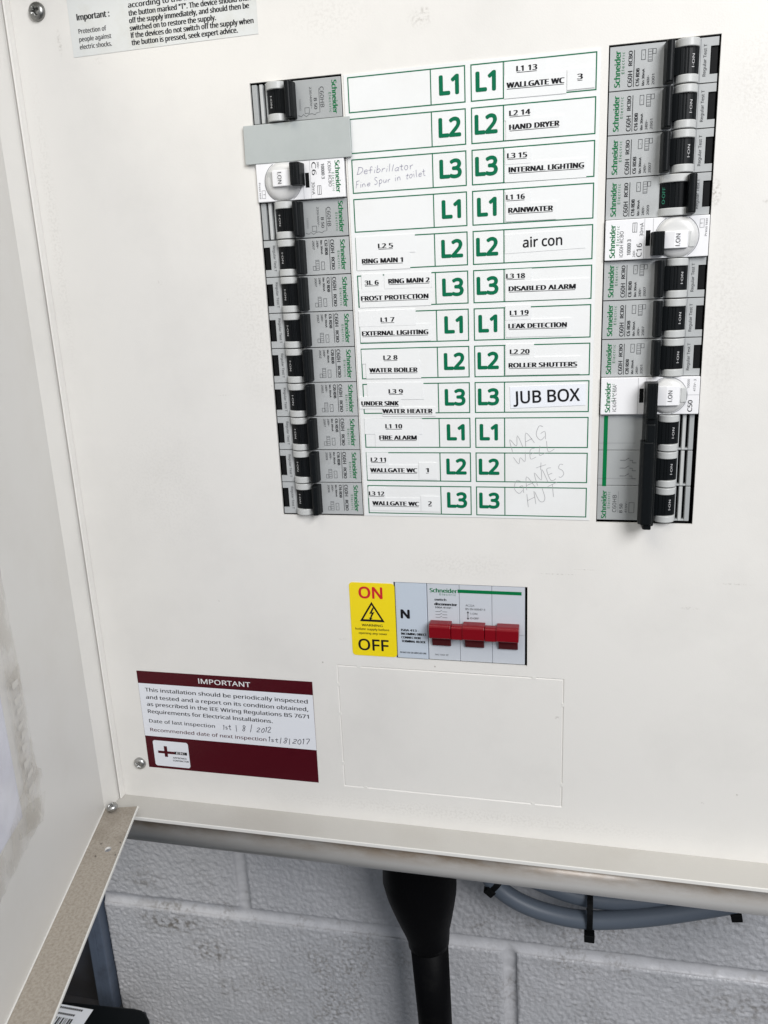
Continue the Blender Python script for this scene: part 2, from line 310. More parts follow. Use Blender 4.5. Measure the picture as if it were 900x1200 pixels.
def tube(M_, pts, r, m, seg=14, smooth=True):
    P = [Vector(p) for p in pts]; n = len(P); rings = []
    for i in range(n):
        t = (P[min(i+1,n-1)]-P[max(i-1,0)]).normalized(); a = t.cross(Vector((0,1,0)));
        if a.length < .05: a = t.cross(Vector((1,0,0)))
        a.normalize(); b = t.cross(a)
        rr = r[i] if isinstance(r, (list, tuple)) else r
        rings += [tuple(P[i]+a*rr*math.cos(2*math.pi*k/seg)+b*rr*math.sin(2*math.pi*k/seg)) for k in range(seg)]
    fs = [(i*seg+k, i*seg+(k+1)%seg, (i+1)*seg+(k+1)%seg, (i+1)*seg+k) for i in range(n-1) for k in range(seg)]
    M_.add(rings, fs, m, smooth)
    M_.add(rings[:seg], [list(range(seg))], m); M_.add(rings[-seg:], [list(range(seg))], m)
def spline3(p, k=8):
    out = []
    for i in range(len(p)-1):
        a, b, c, d = p[max(i-1,0)], p[i], p[i+1], p[min(i+2,len(p)-1)]
        for j in range(k):
            t = j/k
            out.append(tuple(0.5*((2*b[q])+(-a[q]+c[q])*t+(2*a[q]-5*b[q]+4*c[q]-d[q])*t*t+(-a[q]+3*b[q]-3*c[q]+d[q])*t**3) for q in range(3)))
    return out+[p[-1]]

# ================================================================== block wall behind
WY = 130
wall = thing('block_wall', 'grey painted concrete block wall behind and below the white enclosure', 'wall', (0, WY, -612), (0, R(-1.0), 0))
def steps(a, b, fine):
    xs = [a]
    while xs[-1] < b-1e-6:
        x = xs[-1]; st = fine if (-330 <= x <= 420) else 30
        xs.append(min(b, x+st))
    return xs
def zsteps(a, b, fine):
    xs = [a]
    while xs[-1] < b-1e-6:
        x = xs[-1]; st = fine if (-190 <= x <= 150) else 30
        xs.append(min(b, x+st))
    return xs
def rough_face(M_, x0, x1, z0, z1, m, y0, amp, sc, fine=1.9, edge=3.0, seed=0, drop=3.5):
    xs, zs = steps(x0, x1, fine), zsteps(z0, z1, fine); v = []; nx = len(xs)
    for z in zs:
        for x in xs:
            p = Vector((x/sc+seed, z/sc, seed*.7))
            h = noise.turbulence(p, 3, False, amplitude_scale=.55, frequency_scale=2.1)
            h2 = noise.noise(Vector((x/45, z/45, seed)))
            e = min(x-x0, x1-x, z-z0, z1-z)
            er = edge*(1+.5*noise.noise(Vector((x/9, z/9, 3.3+seed))))
            dp = drop*(1-max(0, min(1, e/er)))**2 if edge else 0
            v.append((x, y0+amp*(h-.5)+amp*.5*h2+dp, z))
    M_.add(v, [(j*nx+i, j*nx+i+1, (j+1)*nx+i+1, (j+1)*nx+i) for j in range(len(zs)-1) for i in range(nx-1)], m, True)
k = 0
for course in range(-3, 5):                 # course 0 lies just above the joint that crosses the picture
    zb = 4.5+course*225; zt = zb+213
    off = -113 if course % 2 == 0 else 113
    for j in range(-3, 4):
        xa = off+j*450+5.5; xb = xa+439
        if xb < -270 and course > -9 and xb < -270: continue
        if xa < -252: xa = -252
        if xa > 900 or xb-xa < 20: continue
        b = M(); near = course in (0, -1) and xb > -330 and xa < 420
        if near: rough_face(b, xa, xb, zb, zt, blockm, 0, .85, 2.6, seed=k*3.1+1, fine=1.15, edge=1.5, drop=1.2)
        else: b.box(xa, xb, 0, 5, zb, zt, blockm)
        b.build('concrete_block', wall, fix=False); k += 1
mo = M(); xs_, zs_ = steps(-252, 1250, 2.0), zsteps(-190, 150, 1.5); v = []
for z in zs_:
    for x in xs_:
        oc = -113 if z > -1.5 else 113
        dv = abs((x-oc+225) % 450-225); dh = abs(z+1.5)
        q_ = max(0, 1-(min(dh, dv)/6.4)**2)
        v.append((x, 1.0+3.4*q_**.7+.5*noise.noise(Vector((x/7, z/7, 5)))+.35*noise.noise(Vector((x/28, z/3, 8))), z))
nx = len(xs_); mo.add(v, [(j*nx+i, j*nx+i+1, (j+1)*nx+i+1, (j+1)*nx+i) for j in range(len(zs_)-1) for i in range(nx-1)], mortarm, True)
mo.build('mortar_joint', wall, fix=False)
mo = M(); mo.box(-252, 1250, 3.2, 40, -900, -190, mortarm); mo.box(-252, 1250, 3.2, 40, 150, 1150, mortarm); mo.box(-252, 1250, 7, 40, -190, 150, mortarm)
mo.build('wall_core', wall)
# trunking and dark board left of the wall end
t = thing('wall_trunking', 'pale blue-white vertical plastic strip at the left end of the block wall', 'trunking', (-261, 128, -900))
M().box(-8, 8, -6, 8, 0, 520, trunkm).build('body', t, bevel=1.2)
M().box(-2.2, 1.0, -6.5, -6, 0, 520, trunkm).build('cover_ridge', t)
t = thing('dark_board', 'dark upright board in deep shade left of the pale wall strip', 'board', (-420, 146, -900))
M().box(-160, 150, 0, 18, 0, 900, boardm).build('panel', t, bevel=1)
M().box(-160, 195, -200, -12, 138, 157, boardm).build('shelf', t, bevel=1)
# black box, bottom left
t = thing('black_box', 'glossy black box with barcode label at the bottom left corner', 'box', (0, 0, 0))
pr = [(-420, 62), (-276, 73), (-200, 79), (-193, 78.6), (-188, 76.4), (-182, 71), (-177, 63.5), (-172, 53), (-165, 30), (-158, -20), (-420, -20)]
M().extr(pr, -742, -680, black, 'z').build('body', t, bevel=2.0)
def topr(m_, x0, x1, y0, y1, z, mt): m_.add([(x0, y0, z), (x1, y0, z), (x1, y1, z), (x0, y1, z)], [(0, 1, 2, 3)], mt)
t2 = M(); topr(t2, -310, -234, 16, 70.5, -679.85, stw); lb = t2.build('barcode_label', t, fix=False)
t2 = M(); x = -300
while x < -246:
    wd = random.choice((.6, .9, 1.5)); topr(t2, x, x+wd, 38, 58.5, -679.7, ink); x += wd+random.choice((.6, .8, 1.2))
for (a, b, yy) in ((-296, -243, 66.6), (-300, -247, 61)):
    x = a
    while x < b: topr(t2, x, x+1.5, yy, yy+2.0, -679.7, ink); x += 2.0
t2.build('print', lb, fix=False)
fl_ = M(); fl_.box(-3000, 3000, -3500, 170, -1510, -1500, mat('grey_floor_paint', (0.16, 0.16, 0.16), 0.7, var=(3, (.12,.12,.12), .4, .7))); tag(fl_.build('floor', None), kind='structure')
# ================================================================== the enclosure
XL, XR, ZB, ZT = -127, 339, -409, 68
board = thing('distribution_board', 'open white metal distribution board enclosure on the block wall', 'electrical panel', (0, 0, 0))
holes = [(-0.6, 45.6, -216.6, 0.6), (167.6, 213.9, -217.2, 0.6), (60.3, 133.3, -299.9, -253.9), (24.5, 153.2, -386.6, -306.2)]
xs = sorted({XL, XR, *[h[0] for h in holes], *[h[1] for h in holes]}); zs = sorted({ZB, ZT, *[h[2] for h in holes], *[h[3] for h in holes]})
def inhole(x, z): return any(h[0] < x < h[1] and h[2] < z < h[3] for h in holes)
c = M(); T = 1.3
cell = [[not inhole((xs[i]+xs[i+1])/2, (zs[j]+zs[j+1])/2) for j in range(len(zs)-1)] for i in range(len(xs)-1)]
for i in range(len(xs)-1):
    for j in range(len(zs)-1):
        if not cell[i][j]: continue
        x0, x1, z0, z1 = xs[i], xs[i+1], zs[j], zs[j+1]
        c.add([(x0,0,z0),(x1,0,z0),(x1,0,z1),(x0,0,z1)], [(0,1,2,3)], cream); c.add([(x0,T,z0),(x1,T,z0),(x1,T,z1),(x0,T,z1)], [(3,2,1,0)], cream)
        for (di, dj, q) in ((-1,0,[(x0,z0),(x0,z1)]),(1,0,[(x1,z0),(x1,z1)]),(0,-1,[(x0,z0),(x1,z0)]),(0,1,[(x0,z1),(x1,z1)])):
            a, b = i+di, j+dj
            if not (0 <= a < len(xs)-1 and 0 <= b < len(zs)-1 and cell[a][b]):
                (p, r_), (s_, u) = q; c.add([(p,0,r_),(s_,0,u),(s_,T,u),(p,T,r_)], [(0,1,2,3)], cream)
cover = c.build('front_cover', board)
# pressed knock-out plate, recessed, with bright sloping rim and tabs
h = holes[3]; g = .6
kp = M(); kp.add([(h[0],0.05,h[2]),(h[1],0.05,h[2]),(h[1],0.05,h[3]),(h[0],0.05,h[3]),(h[0]+g,.55,h[2]+g),(h[1]-g,.55,h[2]+g),(h[1]-g,.55,h[3]-g),(h[0]+g,.55,h[3]-g),
   (h[0]+g+.35,.12,h[2]+g+.35),(h[1]-g-.35,.12,h[2]+g+.35),(h[1]-g-.35,.12,h[3]-g-.35),(h[0]+g+.35,.12,h[3]-g-.35)],
   [(0,1,5,4),(1,2,6,5),(2,3,7,6),(3,0,4,7),(4,5,9,8),(5,6,10,9),(6,7,11,10),(7,4,8,11),(8,9,10,11)], cream)
for (x, z) in ((h[0]+.5, -319), (h[0]+.5, -338), (h[0]+.5, -371), (h[1]-.5, -322), (h[1]-.5, -372), (38, h[3]-.5), (137, h[3]-.5), (38, h[2]+.5), (137, h[2]+.5)):
    if abs(z-h[3]) > 2 and abs(z-h[2]) > 2: kp.box(x-.6, x+.6, -.05, .4, z-1, z+1, edge_m)
    else: kp.box(x-1, x+1, -.05, .4, z-.6, z+.6, edge_m)
kp.build('knockout_plate', board, fix=False)
# cavity behind the cut-outs: near-black blocks stand in for its shade
M().box(-8, 54, 6, 30, -225, 8, dark).box(160, 222, 6, 30, -225, 8, dark).box(55, 140, 6, 30, -305, -248, dark).build('cavity_shade', board)
# body of the enclosure: left, right, top walls (a bottom lip and a rolled channel below)
M().box(XL-1.4, XL, -21, 128, ZB-2, ZT+22, cream).build('side_wall', board, bevel=.35)
M().box(XR, XR+1.4, -21, 128, ZB-2, ZT+22, cream).build('side_wall', board, bevel=.35)
M().box(XL, XR, -21, 128, ZT, ZT+1.4, cream).build('top_wall', board, bevel=.35)
M().box(XL, XR, -20.4, 1.2, ZB-1.6, ZB, dusty_l).build('bottom_lip', board, bevel=.3)
M().box(XL, XR, -21.3, -20.4, ZB-1.9, ZB+.35, edge_m).build('lip_edge', board, bevel=.25)
pr = [(60, -417.3)]+[(-1+11*math.cos(R(a)), -428.3+11*math.sin(R(a))) for a in range(90, 271, 9)]+[(60, -439.3)]
M().extr(pr, XL-10, XR+1.4, trim_m, 'x', True).build('rolled_channel', board)
M().box(XL-1.4, XR+1.4, 60, 128, -439.3, -411.5, cream).box(XL-1.4, XR+1.4, 126, 128.5, -439, ZT+20, cream).build('back_box', board)
# upright folded edge of the cover at the left
M().box(-126.0, -124.9, -5, -.02, ZB+.1, ZT-1, cream).build('folded_edge', board, bevel=.4)

def screw_mesh(r, hgt, m, a0=0.3):
    s = M(); nr, ns = 20, 64; v = []
    for i in range(nr+1):
        q = i/nr; rr = r*math.sin(q*math.pi/2)
        for k_ in range(ns):
            a = 2*math.pi*k_/ns; x_, z_ = rr*math.cos(a), rr*math.sin(a)
            hh = hgt*(math.cos(q*math.pi/2)**.8 if q < 1 else 0)
            u = x_*math.cos(a0)+z_*math.sin(a0); w_ = -x_*math.sin(a0)+z_*math.cos(a0)
            c1 = min(abs(u), abs(w_)); c2 = max(abs(u), abs(w_))
            if c1 < r*.15 and c2 < r*.52: hh -= hgt*.75*min(1, (r*.15-c1)/(r*.05), (r*.52-c2)/(r*.07))
            v.append((x_, -hh-.3, z_))
    for k_ in range(ns): a = 2*math.pi*k_/ns; v.append((r*1.0*math.cos(a), 0, r*math.sin(a)))
    s.add(v, [(i*ns+k_, (i+1)*ns+k_, (i+1)*ns+(k_+1)%ns, i*ns+(k_+1)%ns) for i in range(nr+1) for k_ in range(ns)], m, True)
    return s
def screw(x, z, r, m, a0, y=0):
    s = screw_mesh(r, r*.62, m, a0); return s.build('screw', board, loc=(x, y, z), fix=True)
screw(-110, 42.9, 4.4, steeld, .35); screw(-110.9, -384.3, 4.0, steel, 1.0); screw(322, 42.9, 4.2, steeld, .1); screw(322, -384.3, 4.2, steel, .5)

# ---- the door, opened towards the viewer on the left
door = M(); DW = 345; zt, zb = 84, -405.3
def dbox(m_, a, b, n0, n1, z0, z1, mt): m_.box(a, b, n0, n1, z0, z1, mt)
# door local frame: +x along the door away from the hinge, +y outwards (left), so the inside faces -y
door.box(0, DW, 0, 1.3, zb, zt, cream2)
th = math.atan2(-0.963, 0.2685)
dob = door.build('door', board, bevel=.3)
# local x -> (0.2685,-0.963); local -y must point to the inside (right): rotate by th gives local y -> (0.963,0.2685): flip with scale-free trick: use +y inside
dob.data.transform(Matrix.Scale(-1, 4, (0, 1, 0))); dob.data.flip_normals()
dob.location = (-126.6*K, -21.2*K, 0); dob.rotation_euler = (0, 0, th)
dob['label'] = 'white door opened towards the viewer with taped paper inside'
fl = M(); zf = -404.6      # the door's bottom flange, 20.7 wide, dusty on top, with one punched hole
hx, hy, hr = 40.5, 13.2, 2.3
ring = [(hx+hr*math.cos(a), hy+hr*.8*math.sin(a)) for a in [2*math.pi*i/24 for i in range(24)]]
def plate_with_hole(m_, x0, x1, y0, y1, z, mt):
    sq = []
    for px, py in ring:
        dx, dy = px-hx, py-hy; t_ = min((6/abs(dx)) if dx else 1e9, (6/abs(dy)) if dy else 1e9); sq.append((hx+dx*t_, hy+dy*t_))
    n = len(ring); m_.add([(a, b, z) for a, b in ring]+[(a, b, z) for a, b in sq], [(i, (i+1)%n, n+(i+1)%n, n+i) for i in range(n)], mt)
    for q in ((x0, hx-6, y0, y1), (hx+6, x1, y0, y1), (hx-6, hx+6, y0, hy-6), (hx-6, hx+6, hy+6, y1)):
        m_.add([(q[0],q[2],z),(q[1],q[2],z),(q[1],q[3],z),(q[0],q[3],z)], [(0,1,2,3)], mt)
plate_with_hole(fl, .4, DW, 0, 20.3, zf, dusty); plate_with_hole(fl, .4, DW, 0, 20.3, zf-1.3, dusty)
fl.add([(.4,0,zf),(.4,20.3,zf),(.4,20.3,zf-1.3),(.4,0,zf-1.3)], [(0,1,2,3)], dusty)
n = len(ring); fl.add([(a,b,zf) for a,b in ring]+[(a,b,zf-1.3) for a,b in ring], [(i,(i+1)%n,n+(i+1)%n,n+i) for i in range(n)], edge_m)
fo = fl.build('bottom_flange', dob, fix=False)
M().box(.2, DW, 20.3, 21.2, zf-1.5, zf+.25, edge_m).build('flange_edge', dob, bevel=.3)
M().box(.4, DW, -.05, .75, zf-.1, zf+.65, edge_m).build('fold_line', dob, bevel=.3)
M().box(.4, DW, .02, 21, zt-1.3, zt, cream2).build('top_flange', dob, bevel=.3)
M().box(DW-1.3, DW, .02, 21, zb, zt, cream2).build('front_flange', dob, bevel=.3)
sb = screw_mesh(3.5, 3.2, steel, .2); so = sb.build('hinge_screw', dob); so.rotation_euler = (R(-70), 0, R(35)); so.location = (3.2*K, 6.2*K, (zf+1.6)*K)
# paper wallet taped inside the door: local x along door, local y>0 is the inside
pw = M(); nx_, nz_ = 30, 24; v = []
for j in range(nz_+1):
    for i in range(nx_+1):
        x_ = 108+i*7; z_ = -333+j*11
        v.append((x_, .9+1.3*(noise.noise(Vector((x_/30, z_/40, 2)))+.6)*min(1, i/3, j/3), z_))
pw.add(v, [(j*(nx_+1)+i, (j+1)*(nx_+1)+i, (j+1)*(nx_+1)+i+1, j*(nx_+1)+i+1) for j in range(nz_) for i in range(nx_)], wallet, True)
pt = thing('paper_wallet', 'paper under crinkled plastic taped inside the open door', 'paper'); pt.location = dob.location; pt.rotation_euler = dob.rotation_euler
pw.build('sheet', pt, fix=False)
def ragged(pts, amp, rng):
    out = []
    for i in range(len(pts)):
        a, b = pts[i], pts[(i+1) % len(pts)]; l = math.hypot(b[0]-a[0], b[1]-a[1]); n_ = max(1, int(l/4))
        for k_ in range(n_):
            t_ = k_/n_; out.append((a[0]+(b[0]-a[0])*t_+rng.uniform(-amp, amp), a[1]+(b[1]-a[1])*t_+rng.uniform(-amp, amp)))
    return out
rg = random.Random(3)
for nm, pts, yy, am in (('tape_strip', [(90, -180), (101, -180), (105, -322), (101, -330), (88, -322)], 2.6, .5),
                    ('tape_strip', [(84, -322), (94, -312), (132, -330), (170, -338), (168, -352), (128, -347), (96, -345)], 3.0, .9),
                    ('tape_strip', [(89, -262), (102, -264), (101, -277), (90, -275)], 3.1, .3),
                    ('tape_strip', [(85, -335), (112, -327), (120, -338), (92, -346)], 3.3, 1.0)):
    q = M(); pp = ragged(pts, am, rg); q.add([(a, yy+.3*noise.noise(Vector((a/9, b/9, 0))), b) for a, b in pp], [list(range(len(pp)))[::-1]], film)
    q.build(nm, pt, fix=False)

q = M(); rg = random.Random(5)
for k_ in range(9):
    z_ = -268-k_*6.6+rg.uniform(-1.2, 1.2); x_ = 92.5+k_*.35+rg.uniform(-.8, .8)
    q.add([(x_, 3.5, z_), (x_+7+rg.uniform(-1, 1), 3.5, z_+rg.uniform(-.6, .6)), (x_+7.2, 3.5, z_-3.0), (x_+rg.uniform(0, 1), 3.5, z_-rg.uniform(1.6, 3.4))], [(0, 3, 2, 1)], resid)
q.build('tape_residue', pt, fix=False)
# ================================================================== circuit chart
chart = thing('circuit_chart', 'white card circuit chart of green boxes between the two breaker columns', 'chart', (0, 0, 0))
ch = M(); pr = [(46.7, -.1), (105, .3), (164.3, -.1), (164.2, -216.2), (110, -215.8), (46.2, -216.1)]
ch.extr(pr, -.35, -.02, paper, 'y'); ch.build('card', chart)
Y0 = -.42
cells = {}
def cell_mesh(left, ph):
    key = (left, ph)
    if key not in cells:
        c_ = M()
        x0, x1, xd = (48.5, 104.3, 88.2) if left else (106.7, 162.7, 121.6)
        c_.frame(x0, x1, -15.6, 0, .52, Y0, greenl); c_.rect(xd-.25, xd+.25, -15.2, -.42, Y0, greenl)
        cx_ = 96.7 if left else 113.6
        text(c_, 'L%d' % ph, cx_, -7.5, 7.6, greenl, width=(8.4 if ph == 1 else 9.7), y=Y0-.02, off=.062, res=6)
        o = c_.build('chart_cell', chart, fix=False); cells[key] = o.data; return o
    o = bpy.data.objects.new('chart_cell', cells[key]); COL.objects.link(o); o.parent = chart; return o
for i in range(12):
    for left in (True, False):
        o = cell_mesh(left, i % 3+1); o.location = (0, 0, (-1.3-i*17.98)*K)
tl = [  # text, x0, x1, z, tape(x0,x1,z0,z1)
 ('L1 13', 127.6, 136.5, -5.3, (122.2, 140.6, -8.6, -1.9)), ('WALLGATE WC', 123.2, 148.5, -11.8, (121.9, 149.6, -17.0, -7.8)), ('3', 154.4, 156.5, -11.0, (149.9, 161.8, -15.8, -7.3)),
 ('L2 14', 124.4, 133.6, -23.4, (121.9, 135.2, -26.1, -19.9)), ('HAND DRYER', 124.4, 146.6, -29.3, (122.7, 148.4, -34.4, -25.9)), ('L3 15', 123.4, 132.2, -41.4, (122.3, 134.1, -44.9, -38.3)),
 ('INTERNAL LIGHTING', 124.1, 157.8, -47.6, (122.1, 159.1, -52.7, -44.4)), ('L1 16', 122.9, 131.2, -59.4, (122.4, 133.8, -62.4, -56.5)), ('RAINWATER', 123.9, 144.2, -65.3, (122.5, 145.8, -70.0, -62.3)),
 ('L3 18', 122.8, 131.4, -95.0, (122.3, 134.7, -97.6, -91.6)), ('DISABLED ALARM', 124.0, 155.1, -100.9, (122.3, 161.4, -106.4, -97.2)),
 ('L1 19', 124.5, 133.2, -112.2, (122.2, 134.4, -115.3, -108.4)), ('LEAK DETECTION', 123.8, 151.3, -118.5, (122.4, 153.6, -123.6, -115.2)),
 ('L2 20', 124.5, 133.7, -130.8, (122.2, 136.0, -133.6, -126.9)), ('ROLLER SHUTTERS', 123.9, 156.5, -137.4, (122.2, 158.1, -142.0, -133.4)),
 ('L2 5', 60.2, 67.4, -77.9, (48.8, 78.6, -81.4, -72.9)), ('RING MAIN 1', 51.7, 72.1, -84.8, (48.8, 75.8, -88.9, -80.5)),
 ('3L 6', 52.5, 59.4, -95.1, (50.8, 61.8, -99.2, -90.6)), ('RING MAIN 2', 64.7, 85.1, -94.9, (62.5, 86.2, -98.2, -90.8)), ('FROST PROTECTION', 50.3, 84.3, -102.6, (49.3, 85.7, -106.9, -98.3)),
 ('L1 7', 59.9, 66.7, -113.3, (48.4, 77.8, -116.2, -108.5)), ('EXTERNAL LIGHTING', 49.9, 83.7, -119.9, (48.8, 85.1, -124.0, -115.6)),
 ('L2 8', 60.5, 67.5, -132.2, (48.9, 78.9, -134.9, -127.7)), ('WATER BOILER', 52.8, 77.7, -138.5, (50.9, 79.6, -142.6, -134.1)),
 ('L3 9', 62.5, 69.7, -149.4, (51.0, 80.6, -153.4, -144.7)), ('UNDER SINK', 47.7, 67.3, -155.5, (46.4, 68.7, -158.1, -151.9)), ('WATER HEATER', 58.8, 84.8, -159.6, (58.6, 86.5, -162.1, -157.4)),
 ('L1 10', 60.0, 68.6, -167.5, (48.6, 79.3, -171.5, -163.2)), ('FIRE ALARM', 56.5, 76.1, -173.5, (54.1, 77.7, -178.2, -169.8)),
 ('L2 11', 51.3, 59.2, -185.3, (48.9, 60.7, -188.3, -181.2)), ('WALLGATE WC', 50.7, 75.8, -191.0, (48.9, 76.7, -196.0, -187.9)), ('1', 80.6, 82.0, -190.8, (76.9, 86.5, -195.7, -186.5)),
 ('L3 12', 49.4, 57.5, -203.8, (48.9, 58.3, -206.3, -200.1)), ('WALLGATE WC', 51.0, 76.2, -209.2, (49.1, 77.2, -213.0, -205.8)), ('2', 81.4, 83.1, -208.8, (77.4, 87.6, -213.2, -204.7))]
notes = {'3': 'small square tape printed 3 after WALLGATE WC in row 13', '1': 'small square tape printed 1 after WALLGATE WC in row 11', '2': 'small square tape printed 2 after WALLGATE WC in row 12'}
for i, (s, x0, x1, z, (a, b, c0, c1)) in enumerate(tl):
    y = -.60-.06*(i % 3); q = M(); cx, cz = (a+b)/2, (c0+c1)/2; rr = random.Random(i*7+1)
    an = rr.uniform(-.35, .35)
    def rot_(px, pz, an=an, cx=cx, cz=cz): return (cx+px*math.cos(R(an))-pz*math.sin(R(an)), cz+px*math.sin(R(an))+pz*math.cos(R(an)))
    hw, hh = (b-a)/2, (c1-c0)/2
    q.extr([rot_(-hw, -hh), rot_(hw, -hh), rot_(hw, hh), rot_(-hw, hh)], y, -.36, tape, 'y')
    o = q.build('tape_label', chart)
    if s in notes: o['label'] = notes[s]
    else: o['label'] = 'white tape label printed %s, underlined' % s
    q = M(); text(q, s, (x0+x1)/2, z+.22, 2.2, ink, width=(x1-x0), rot=an, y=y-.05, off=.07 if len(s) > 5 else .06, res=3, under=.26, sp=1.05)
    q.build('lettering', o, fix=False)
q = M(); q.extr([(122.1, -84.4), (159.4, -83.6), (159.4, -75.0), (122.1, -75.8)], -.52, -.36, tape, 'y'); o = q.build('tape_label', chart); o['label'] = 'clear tape label with plain words air con'
q = M(); text(q, 'air con', 139.6, -79.6, 4.4, ink, width=18.1, rot=1, y=-.58, res=6, off=.03); q.build('lettering', o, fix=False)
an = 2.0; ca, sa = math.cos(R(an)), math.sin(R(an)); q = M()
q.extr([(142.7+u*ca-v*sa, -152.6+u*sa+v*ca) for u, v in ((-18.3,-5.3),(18.3,-5.3),(18.3,5.3),(-18.3,5.3))], -.6, -.36, tapeb, 'y'); o = q.build('tape_label', chart); o['label'] = 'bright bluish white label with large JUB BOX'
q = M(); text(q, 'JUB BOX', 142.1, -152.6, 5.9, ink, width=32.0, rot=an, y=-.66, res=8, off=.03); q.build('lettering', o, fix=False)
q = M(); hand(q, 'Defibrillator', 50.9, -44.2, 79.2, -43.6, 3.3, .24, -.45, pen); hand(q, 'Fine Spur in toilet', 50.0, -50.4, 85, -46.8, 3.0, .22, -.45, pen)
q.build('pen_handwriting', chart, fix=False)
q = M(); hand(q, 'MAG', 125.6, -180.8, 143.6, -172.6, 6.2, .24, -.45, pencil); hand(q, 'WELL', 127.4, -187.3, 147.5, -179.2, 5.0, .22, -.45, pencil); hand(q, '+', 137.2, -191.4, 143.2, -189.6, 4.6, .22, -.45, pencil)
hand(q, 'GAMES', 127.0, -203.0, 152.8, -192.6, 6.2, .24, -.45, pencil); hand(q, 'HUT', 133.4, -209.9, 149.6, -202.6, 6.4, .24, -.45, pencil)
q.build('pencil_handwriting', chart, fix=False)

# ================================================================== stickers
t = thing('warning_sticker', 'yellow ON and OFF warning sticker with a lightning triangle', 'sticker', (48, 0, -277.1))
a = M(); a.extr(rrect(-13.1, 12.9, -22.1, 22.1, 2), -.25, -.02, yellow, 'y'); a.build('backing', t)
a = M(); y = -.31
text(a, 'ON', -.9, 16.3, 6.4, redp, width=13.2, y=y, off=.045, res=8); text(a, 'OFF', -.6, -15.3, 6.6, ink, width=17.4, y=y, off=.03, res=8)
def tri(M_, cx, cz, s, m, y_): M_.flat([(cx-s, cz-s*.62), (cx+s, cz-s*.62), (cx, cz+s*1.05)], y_, m)
tri(a, -.6, 3.4, 7.2, ink, y); tri(a, -.6, 3.5, 5.2, yellow, y-.04)
a.flat([(-.1, 7.6), (-2.2, 3.6), (-.8, 3.9), (-1.9, 1.2), (-2.6, 1.6), (-1.7, -.2), (-.3, 1.3), (-1.0, 1.3), (.9, 4.9), (-.6, 4.5), (.7, 7.4)][::-1], y-.08, ink)
text(a, 'WARNING', -.8, -3.3, 1.35, ink, width=12, y=y, off=.03, res=2); text(a, 'Isolate supply before', -.9, -5.7, 1.25, ink, width=19.5, y=y, off=.025, res=2); text(a, 'opening any cover', -.6, -8.2, 1.25, ink, width=16.5, y=y, off=.025, res=2)
a.build('print', t, fix=False)

t = thing('inspection_sticker', 'maroon and white IMPORTANT periodic inspection sticker at the lower left', 'sticker', (-48, 0, -352.5))
ox, oz = -48, -352.5
a = M(); a.extr([(-56.8, -33.9), (56.6, -33.3), (57.1, 34.2), (-56.7, 33.6)], -.2, -.02, maroon, 'y'); a.build('backing', t)
a = M(); a.flat([(-56.65, -11.3), (56.75, -11.0), (56.9, 25.6), (-56.6, 25.3)], -.25, stw); a.build('white_field', t, fix=False)
a = M(); y = -.3
text(a, 'IMPORTANT', -46.8-ox, -323.0-oz, 3.1, inkw, width=33.6, y=y-.0, off=.02, res=4)
for s, x0, x1, z in (('This installation should be periodically inspected', -100.4, 5.4, -331.4), ('and tested and a report on its condition obtained,', -100.4, 5.4, -336.5), ('as prescribed in the IEE Wiring Regulations BS 7671', -100.4, 5.4, -341.3), ('Requirements for Electrical Installations.', -100.4, -17.8, -346.3)):
    text(a, s, (x0+x1)/2-ox, z-oz, 2.5, ink, width=x1-x0, y=y, off=.02, res=3)
for s, x0, x1, z in (('Date of last inspection', -100.4, -56, -353.0), ('Recommended date of next inspection', -100.4, -22.9, -359.2)):
    text(a, s, (x0+x1)/2-ox, z-oz, 2.35, maroon if s[0] == 'R' else ink, width=x1-x0, y=y, off=.014, res=3)
a.build('lettering', t, fix=False)
a = M(); hand(a, '1st | 8 | 2012', -50.8-ox, -354.7-oz, -19-ox, -354.2-oz, 3.5, .40, y, penb, .09); hand(a, '1st|8|2017', -21.8-ox, -360.5-oz, 5.0-ox, -360-oz, 3.3, .40, y, penb, .09); a.build('pen_handwriting', t, fix=False)
a = M(); a.extr(rrect(-99.9-ox, -75.8-ox, -384.6-oz, -366.6-oz, 1.6), -.3, -.2, stw, 'y'); bd = a.build('emblem_panel', t)
a = M(); cx, cz = -91.5-ox, -374.6-oz; y = -.36
a.rect(cx-1.1, cx+1.1, cz-3.2, cz+4.4, y, maroon); a.rect(cx-5.4, cx+6.0, cz-.9, cz+.9, y-.03, maroon)
a.rect(cx+6.0, cx+14.4, cz-.9, cz+1.1, y-.02, ink); text(a, 'EIC', cx+10.2, cz+.1, 1.5, inkw, width=6, y=y-.06, off=.03, res=2)
text(a, 'APPROVED', cx+9.0, cz-3.4, 1.1, ink, width=9.2, y=y, off=.03, res=2); text(a, 'CONTRACTOR', cx+9.6, cz-5.4, 1.1, ink, width=10.8, y=y, off=.03, res=2)
a.build('print', bd, fix=False)

